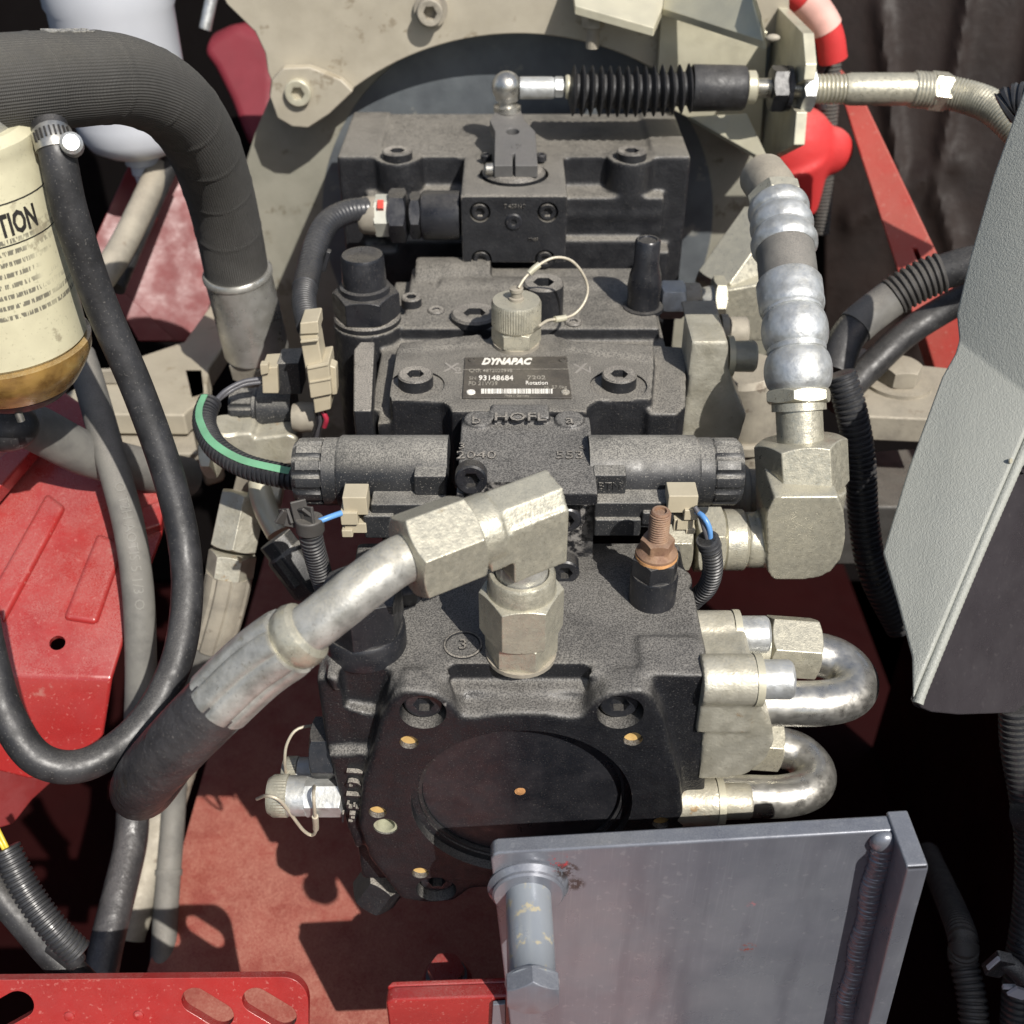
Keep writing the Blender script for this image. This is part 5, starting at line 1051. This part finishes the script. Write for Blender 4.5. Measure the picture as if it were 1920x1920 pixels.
def hoses():
    T = thing('black_hose', 'glossy black hose with band clamp looping down past the red shelf', 'hose', P(108, 270, t=560))
    pts = [P(92, 235, t=565), P(108, 290, t=562), P(132, 400, t=575), P(185, 560, t=600), P(258, 730, t=625), P(315, 890, t=640), P(345, 1020, t=645), P(350, 1130, t=640), P(328, 1250, t=628), P(265, 1360, t=615), P(165, 1432, t=600), P(75, 1425, t=592), P(15, 1345, t=590), P(-20, 1230, t=592), P(-50, 1080, t=596)]
    pa = Path(pts); part(T, 'rubber_tube', M().tube(pa, lambda d: 9.2, 24), m_rub)
    part(T, 'pipe_end', M().cyl(P(84, 205, t=645), P(99, 262, t=563), 7.6), m_tube)
    cl = M().tube(pa, 10.1, 32, d0=pa.len * .012, d1=pa.len * .012 + 9, step=1.5); q = part(T, 'hose_clamp', cl, m_steel)
    sm = M()
    for k in range(9):
        c, x, y, t = pa.at(pa.len * .012 + 4.5); v = (CAM - c).normalized(); v = (v - t * v.dot(t)).normalized(); s = t.cross(v); a = R(-50 + k * 13); dd = v * math.cos(a) + s * math.sin(a); sm.box(c + dd * 10.3, (.9, .9, 5.5), rot=basis(t, dd))
    part(q, 'slot_mark', sm, m_ink)
    b = P(135, 280, t=556); part(q, 'worm_screw', M().lathe([(0, 0), (5.6, 0), (5.6, 8), (4, 9.5), (0, 9.5)], b + V((-1, 4, 0)), V((.3, -.8, .5)), 20), m_zinc)
    T = thing('grey_hose', 'dust grey hose with faint raised print beside the glossy black hose', 'hose', P(165, 690, t=760))
    pts = [P(150, 665, t=780), P(168, 720, t=770), P(205, 850, t=755), P(240, 980, t=745), P(258, 1100, t=740), P(264, 1230, t=745), P(262, 1340, t=760), P(256, 1420, t=790), P(254, 1470, t=805)]
    pa = Path(pts); part(T, 'rubber_tube', M().tube(pa, 10.5, 24), m_rubg)
    r = 10.5; cm = pa.at(pa.len * .5); v = (CAM - cm[0]).normalized(); th0 = math.atan2(v.dot(cm[2]), v.dot(cm[1]))
    def f(u, vv, w):
        c, x, y, t = pa.at(pa.len * .43 + u); th = th0 - vv / r; return c + (x * math.cos(th) + y * math.sin(th)) * (r + .2 + w)
    part(T, 'raised_print', M().text('O T2H AOTIS 5 1/3 O', (0, 0, 0), (1, 0, 0), (0, 1, 0), 9, .4, mapf=f), m_raised)
    solo('grey_hose', 'thick dusty hose crossing above the red shelf', 'hose', M().tube([P(-30, 770, t=690), P(60, 800, t=720), P(160, 850, t=760), P(270, 880, t=800), P(350, 895, t=840)], lambda d: 15.5 if d > 30 else 13, 24), m_rubg, P(60, 800, t=720))
    solo('rubber_elbow', 'black rubber elbow end at the photo edge above the red shelf', 'elbow', M().ball(P(10, 800, t=686), 17, (1.2, 1, .9)), m_rub, P(10, 800, t=686))
    # hoses hanging to the floor
    solo('black_hose', 'black hose hanging to the floor below the thick bent hose', 'hose', M().tube([P(250, 1500, t=860), P(245, 1580, t=850), P(222, 1680, t=830), P(196, 1790, t=810), P(172, 1940, t=790)], 12.5, 20), m_rubw, P(245, 1580, t=850))
    solo('pale_hose', 'pale dusty flexible pipe lying on the floor', 'hose', M().tube([P(340, 1400, t=960), P(312, 1500, t=965), P(284, 1600, t=955), P(262, 1680, t=940), P(240, 1760, t=930)], lambda d: 19 - d * .03, 24), m_dustmet, P(312, 1500, t=965))
    T = thing('grey_hose', 'slim grey hose with a collar on the sunlit red floor', 'hose', P(315, 1600, t=960)); pa = Path([P(330, 1440, t=955), P(322, 1560, t=950), P(314, 1660, t=940), P(308, 1760, t=925), P(300, 1900, t=900)]); part(T, 'rubber_tube', M().tube(pa, 10.5, 20), m_rubg); part(T, 'collar', M().tube(pa, 11.6, 20, d0=pa.len * .43, d1=pa.len * .455), m_rubg)
    # harness in the near corner
    T = thing('cable_harness', 'ribbed dusty conduit with yellow wires in the dark near corner', 'harness', P(30, 1640, t=640)); pa = Path([P(10, 1590, t=640), P(50, 1670, t=640), P(100, 1740, t=640), P(150, 1790, t=645)]); n = int(pa.len / 3.2); pr = []
    for i in range(n): a = i * 3.2; pr += [(a, 7.2), (a + .6, 8.4), (a + 2.0, 8.4), (a + 2.6, 7.2)]
    part(T, 'split_conduit', M().rings(pa, pr, 24), m_corr)  # black instead of dusty grey; the corner's shade is in the colour
    for dx in (0, 7): part(T, 'yellow_wire', M().tube([P(-12 + dx, 1560 - dx, t=638), P(4 + dx, 1585, t=637), P(16 + dx, 1610, t=640)], 1.3, 10), m_yel)
    solo('corrugated_conduit', 'dim taped conduit under the one with yellow wires', 'conduit', M().tube([P(-20, 1650, t=660), P(40, 1720, t=660), P(100, 1790, t=665), P(160, 1850, t=670)], 9.5, 20), m_rub, P(40, 1720, t=660))  # black colour carries the corner's shade on this conduit too
    solo('black_plug', 'black cable plug near the floor below the dusty conduits', 'plug', M().cyl(P(105, 1760, t=660), P(148, 1810, t=660), 9, 6, ch=1.5), m_rub, P(105, 1760, t=660))
hoses()

def red_shelf():
    o = P(150, 1150, t=770); n = V((.18, -.42, .86)).normalized(); q = lambda x, y, h=0: PL(x, y, o + n * (h + 6), n); T = thing('red_shelf', 'red painted sheet metal shelf with a round hole and folded front', 'shelf', o)
    f0, f1 = q(-40, 1262), q(212, 1272); n2 = V((.1, -.92, .36)); n2 = (n2 - (f1 - f0).normalized() * n2.dot((f1 - f0).normalized())).normalized(); w = lambda x, y: PL(x, y, f0, n2)
    top = [q(-60, 880), q(20, 800), q(115, 735), q(210, 800), q(312, 952), q(304, 1010), q(242, 1176), f1, f0]
    bot = [w(206, 1310), w(196, 1372), w(180, 1398), w(130, 1436), w(60, 1455), w(-40, 1430)]
    m = M(); k = len(top); m.add(top + bot, [tuple(range(k)), (k - 1, k - 2) + tuple(range(k, k + len(bot)))])
    ob = part(T, 'shelf_sheet', m, m_red); md = ob.modifiers.new('t', 'SOLIDIFY'); md.thickness = .005; md.offset = -1
    co = M(); c = q(110, 1210); co.cyl(c + n * 6, c - n * 20, 5.2, seg=32)
    me = bake(ob.data, [('SOLIDIFY', dict(thickness=.005, offset=-1)), ('BEVEL', dict(width=.012, segments=6, limit_method='ANGLE', angle_limit=R(20)))]); ob.modifiers.clear()
    me = drill(me, [co], BASE[T.name]); fin(me, 50); ob.data = me; me.materials.clear(); me.materials.append(m_red)
    # pressed ridges
    for pts in (((-10, 1118), (92, 935), (128, 962), (12, 1180)), ((122, 1170), (186, 1010), (238, 1030), (186, 1180))):
        part(T, 'ridge', M().prism([q(x, y, -3) for x, y in pts], n * 11.6), m_red, 3.6, seg=4)
    part(T, 'upstand', M().prism([q(x, y, 0) for x, y in ((210, 985), (312, 950), (306, 1000), (240, 1020))], n * 14), m_red, 2)
    T = thing('red_rail', 'red rail with slots along the shelf top', 'rail', q(40, 900)); r_ = [q(-50, 930, 12), q(105, 790, 12), q(125, 800, 12), q(-30, 980, 12)]; part(T, 'rail', M().prism(r_, n * 16), m_red, 2)
    part(T, 'upper_web', M().prism([q(-60, 840, 6), q(60, 770, 6), q(110, 800, 6), q(-60, 960, 6)], n * 6), m_redpost, 2)
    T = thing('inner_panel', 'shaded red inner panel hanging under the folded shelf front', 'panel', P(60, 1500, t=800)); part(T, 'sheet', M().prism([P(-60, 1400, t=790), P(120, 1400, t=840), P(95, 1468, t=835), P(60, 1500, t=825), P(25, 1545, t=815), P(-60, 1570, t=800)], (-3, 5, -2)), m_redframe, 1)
    # frame behind
    T = thing('chassis_rail', 'dark red chassis rail with bright edge behind the drain pipe', 'rail', P(300, 500, t=1060)); o2 = P(300, 450, t=1080); n3 = V((.35, -.8, .5)).normalized(); g = lambda x, y: PL(x, y, o2, n3)
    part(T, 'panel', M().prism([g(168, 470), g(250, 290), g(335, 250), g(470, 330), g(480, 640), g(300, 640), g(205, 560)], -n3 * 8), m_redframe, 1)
    part(T, 'bright_edge', M().prism([g(285, 396), g(204, 536), g(214, 552), g(296, 410)], n3 * 7), m_redbright, 1)
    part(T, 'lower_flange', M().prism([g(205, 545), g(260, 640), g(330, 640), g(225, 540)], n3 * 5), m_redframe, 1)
    T = thing('red_cover', 'dusty red rounded cover behind the fabric hose bend', 'cover', P(440, 150, t=1180)); part(T, 'cover', M().prism([P(x, y, t=1160) for x, y in ((368, 92), (392, 62), (440, 40), (520, 70), (520, 230), (470, 300), (448, 250), (425, 190), (395, 130))], (20, 70, -10)), m_redrose, 14, seg=4)
    solo('zinc_rod', 'small zinc rod above the dusty red cover', 'rod', M().cyl(P(398, -10, t=1120), P(384, 55, t=1130), 6), m_zinc, P(384, 55, t=1130))
red_shelf()

def near_bracket():
    z = 36; Q = lambda x, y, zz=z: P(x, y, Z=zz); T = thing('cream_bracket', 'dusty cream forked bracket behind the looping hoses', 'bracket', Q(250, 740))
    part(T, 'top_plate', M().prism([Q(x, y) for x, y in ((115, 775), (120, 740), (200, 690), (270, 665), (345, 640), (392, 575), (405, 520), (430, 500), (450, 560), (425, 640), (392, 690), (385, 745), (352, 770), (345, 778))], (0, 0, -20)), m_cream, 2.0)
    part(T, 'upright', M().prism([Q(338, 690), Q(386, 690), Q(392, 740), Q(352, 752)], (0, 0, -90)), m_cream, 4)
    part(T, 'cross_bar', M().prism([Q(115, 795, 12), Q(360, 795, 12), Q(372, 850, 12), Q(115, 850, 12)], (0, 0, -12)), m_dustmet, 2)
    part(T, 'slot_block', M().span(Q(190, 720, z + 1), Q(222, 690, z + 14)), m_dustmet, 1)
near_bracket()

def second_valve():
    T = thing('solenoid_valve', 'dusty small solenoid with ribbed knob beside the module end plate', 'valve', P(500, 780, Y=270)); y = 285; C = lambda px, py=766: P(px, py, Y=y); ax = V((-1, 0, 0))
    k = (C(500) - CAM).dot(FWD) / FPX
    part(T, 'knob', M().lathe([(0, 0), (39 * k, 0), (40 * k, 8 * k), (38 * k, 10 * k, 5), (39 * k, 46 * k, 5), (34 * k, 52 * k), (0, 52 * k)], C(488), ax, 96, nflute=10), m_plas)
    part(T, 'solenoid_coil', M().lathe([(0, 0), (44 * k, 0), (44 * k, 62 * k), (40 * k, 66 * k), (0, 66 * k)], C(552), ax, 40), m_plas)
    part(T, 'coil_plug', M().prism([P(x, y_, Y=262) for x, y_ in ((518, 682), (560, 680), (566, 740), (520, 740))], (0, 22, 0)), m_plas, 1)
    part(T, 'knurled_cap', M().lathe([(0, 0), (27 * k, 0), (27 * k, 20 * k, 4), (28 * k, 30 * k, 4), (24 * k, 44 * k), (0, 44 * k)], P(596, 782, Y=255), ax, 60), m_dustmet)
    T = thing('wire_connector', 'tan connector clipped on the small dusty solenoid', 'connector', P(500, 710, Y=262)); part(T, 'housing', M().prism([P(x, y_, Y=258) for x, y_ in ((490, 690), (520, 688), (522, 738), (492, 738))], (0, 20, 0)), m_tan, .8); part(T, 'latch', M().prism([P(x, y_, Y=255) for x, y_ in ((487, 684), (502, 684), (504, 700), (489, 704))], (0, 6, 0)), m_tan, .5)
    # long tan plug hanging from the taped conduit
    T = thing('wire_connector', 'long tan connector hanging from the ribbed conduit by the end plate', 'connector', P(600, 700, Y=232)); Y = 232
    for nm, pts, d, dy in (('housing', ((560, 624), (594, 620), (606, 692), (574, 702)), 0, 18), ('plug_sleeve', ((574, 688), (616, 680), (622, 740), (582, 748)), -3, 24), ('plug_nose', ((586, 744), (620, 738), (620, 768), (590, 776)), 0, 16), ('latch', ((616, 684), (630, 690), (632, 740), (622, 742)), 2, 10), ('collar', ((562, 606), (596, 602), (598, 626), (562, 628)), -2, 20)):
        part(T, nm, M().prism([P(x, y_, Y=Y + d) for x, y_ in pts], (0, dy, 0)), m_tan, 1.0)
    for x0, y0, x1, y1 in ((576, 690, 616, 682), (580, 716, 620, 709), (563, 640, 597, 636)): part(T, 'seam_rib', M().prism([P(x0, y0, Y=Y - 4), P(x1, y1, Y=Y - 4), P(x1, y1 + 4, Y=Y - 4), P(x0, y0 + 4, Y=Y - 4)], (0, 4, 0)), m_tan, .4)
    for x, c in ((598, m_gwire), (592, m_blk)): part(T, 'lead', M().tube([P(x, 770, Y=240), P(x + 3, 790, Y=242), P(x - 4, 815, Y=246), P(x - 8, 840, Y=250)], 1.6, 8), c)
    part(T, 'red_wire', M().tube([P(604, 770, Y=240), P(612, 785, Y=238), P(608, 800, Y=240)], 1.8, 10), m_wred)
    T = thing('cable_harness', 'taped black conduit curving from the barrel sensor down to the long tan connector', 'harness', P(590, 480, Y=330)); pa = Path([P(690, 392, Y=408), P(650, 398, Y=400), P(614, 418, Y=385), P(592, 460, Y=360), P(576, 520, Y=325), P(570, 565, Y=285), P(580, 615, Y=245)]); n = int(pa.len / 3.6); pr = [(0, 8)]
    for i in range(n):
        a = i * pa.len / n; s = i / n; rr_ = 9.2 if s < .66 else 8.4; dp = .25 if s < .66 else 1.1; pr += [(a, rr_ - dp), (a + .8, rr_), (a + 2.2, rr_), (a + 2.8, rr_ - dp)]
    part(T, 'split_conduit', M().rings(pa, pr, 24), m_corr); part(T, 'tape_end', M().box(P(612, 488, Y=345), (3, 6, 16), rot=Matrix.Rotation(.35, 3, 'Y')), m_corr, .5)
    # green striped conduit
    pa = Path([P(394, 752, Y=240), P(384, 778, Y=228), P(386, 805, Y=213), P(408, 842, Y=190), P(460, 874, Y=172), P(530, 892, Y=160), P(575, 900, Y=155)]); T = thing('cable_harness', 'black ribbed conduit with a green stripe curving to the knob solenoid', 'harness', pa.p[0]); n = int(pa.len / 3.4); pr = []
    for i in range(n): a = i * pa.len / n; pr += [(a, 6.8), (a + .6, 8), (a + 2.1, 8), (a + 2.7, 6.8)]
    part(T, 'split_conduit', M().rings(pa, pr, 24), m_corr)
    # the stripe is a coloured strip set on the conduit's upper side
    vs = []; fs = []; N = 60
    for i in range(N + 1):
        c, x, y_, t = pa.at(pa.len * (.01 + .92 * i / N)); v = (V((-.25, -.35, 1)) - t * V((-.25, -.35, 1)).dot(t)).normalized(); s = t.cross(v)
        for a in (-.3, .0, .3): vs.append(c + (v * math.cos(a) + s * math.sin(a)) * 8.35)
        for a in (.3, .0, -.3): vs.append(c + (v * math.cos(a) + s * math.sin(a)) * 7.6)
    for i in range(N):
        for j in range(6): fs.append((i * 6 + j, i * 6 + (j + 1) % 6, i * 6 + 6 + (j + 1) % 6, i * 6 + 6 + j))
    part(T, 'green_stripe', M().add(vs, fs), m_grn)
    for d in (0, 6): part(T, 'grey_wire', M().tube([P(492, 710 + d, Y=264), P(455, 716 + d, Y=260), P(420, 735 + d, Y=252), P(394, 764, Y=238)], 1.7, 10), m_gwire)
    # pale fitting block under it
    T = thing('fitting_block', 'sand coloured fitting block under the green striped conduit', 'fitting', P(460, 830, Y=250)); y = 250
    part(T, 'block', M().prism([P(x, y_, Y=y) for x, y_ in ((408, 815), (470, 812), (478, 822), (540, 815), (556, 822), (556, 870), (430, 890), (405, 860))], (0, 30, 0)), m_alu, 2.5)
    part(T, 'hex_union', M().hexn(P(384, 845, Y=y), P(408, 845, Y=y), 20), m_alu, .5); part(T, 'banjo', M().cyl(P(425, 795, Y=y + 10), P(425, 830, Y=y + 10), 14, ch=2), m_alu)
    # hose fittings below
    T = thing('elbow_fitting', 'pale curved pipe elbow below the sand coloured block', 'fitting', P(500, 930, Y=210)); pa = Path([P(488, 905, Y=225), P(492, 935, Y=215), P(503, 965, Y=205), P(522, 1000, Y=195)]); part(T, 'pipe', M().tube(pa, 8.5, 20), m_pale); part(T, 'union', M().cyl(P(470, 915, Y=228), P(530, 925, Y=228), 13, ch=1.5), m_alu)
    T = thing('hydraulic_hose', 'dusty crimped hose descending behind the steel ferrule', 'hose', P(430, 1050, Y=190)); pa = Path([P(468, 905, Y=235), P(448, 960, Y=220), P(436, 1040, Y=205), P(424, 1110, Y=195), P(405, 1180, Y=188), P(380, 1260, Y=182), P(350, 1350, Y=175)]); L = pa.len
    part(T, 'swivel_nut', M().hexn(pa.at(L * .04)[0], pa.at(L * .24)[0], 18), m_alu, .5); part(T, 'hex_nut', M().hexn(pa.at(L * .25)[0], pa.at(L * .34)[0], 17), m_alu, .5)
    part(T, 'crimp_ferrule', M().tube(pa, 16.5, 48, d0=L * .33, d1=L * .62, shape=lambda a: 1 - .08 * max(0, math.cos(8 * a)) ** 6), m_dustmet); part(T, 'rubber_hose', M().tube(pa, 14.5, 24, d0=L * .6), m_rubg)
    T = thing('wire_connector', 'dark grey cable plug behind the torn tape', 'connector', P(560, 1060, Y=150)); a = P(515, 1010, Y=165); b = P(590, 1110, Y=150); ax = (b - a).normalized(); part(T, 'housing', M().lathe([(0, 0), (12, 0), (12, 10), (14, 12), (14, (b - a).length - 4), (12, (b - a).length), (0, (b - a).length)], a, ax, 8), m_plas, .8); part(T, 'window_rib', M().box((a + b) / 2 + V((-2, -12, 4)), (8, 4, 22), rot=basis(ax)), m_plas, .6)
    T = thing('steel_bracket', 'grey steel bracket strip behind the elbow fitting', 'bracket', P(430, 920, Y=260)); part(T, 'strip', M().prism([P(x, y_, Y=255) for x, y_ in ((445, 885), (492, 890), (480, 990), (420, 985))], (0, 6, 0)), m_dustmet, 1)
second_valve()
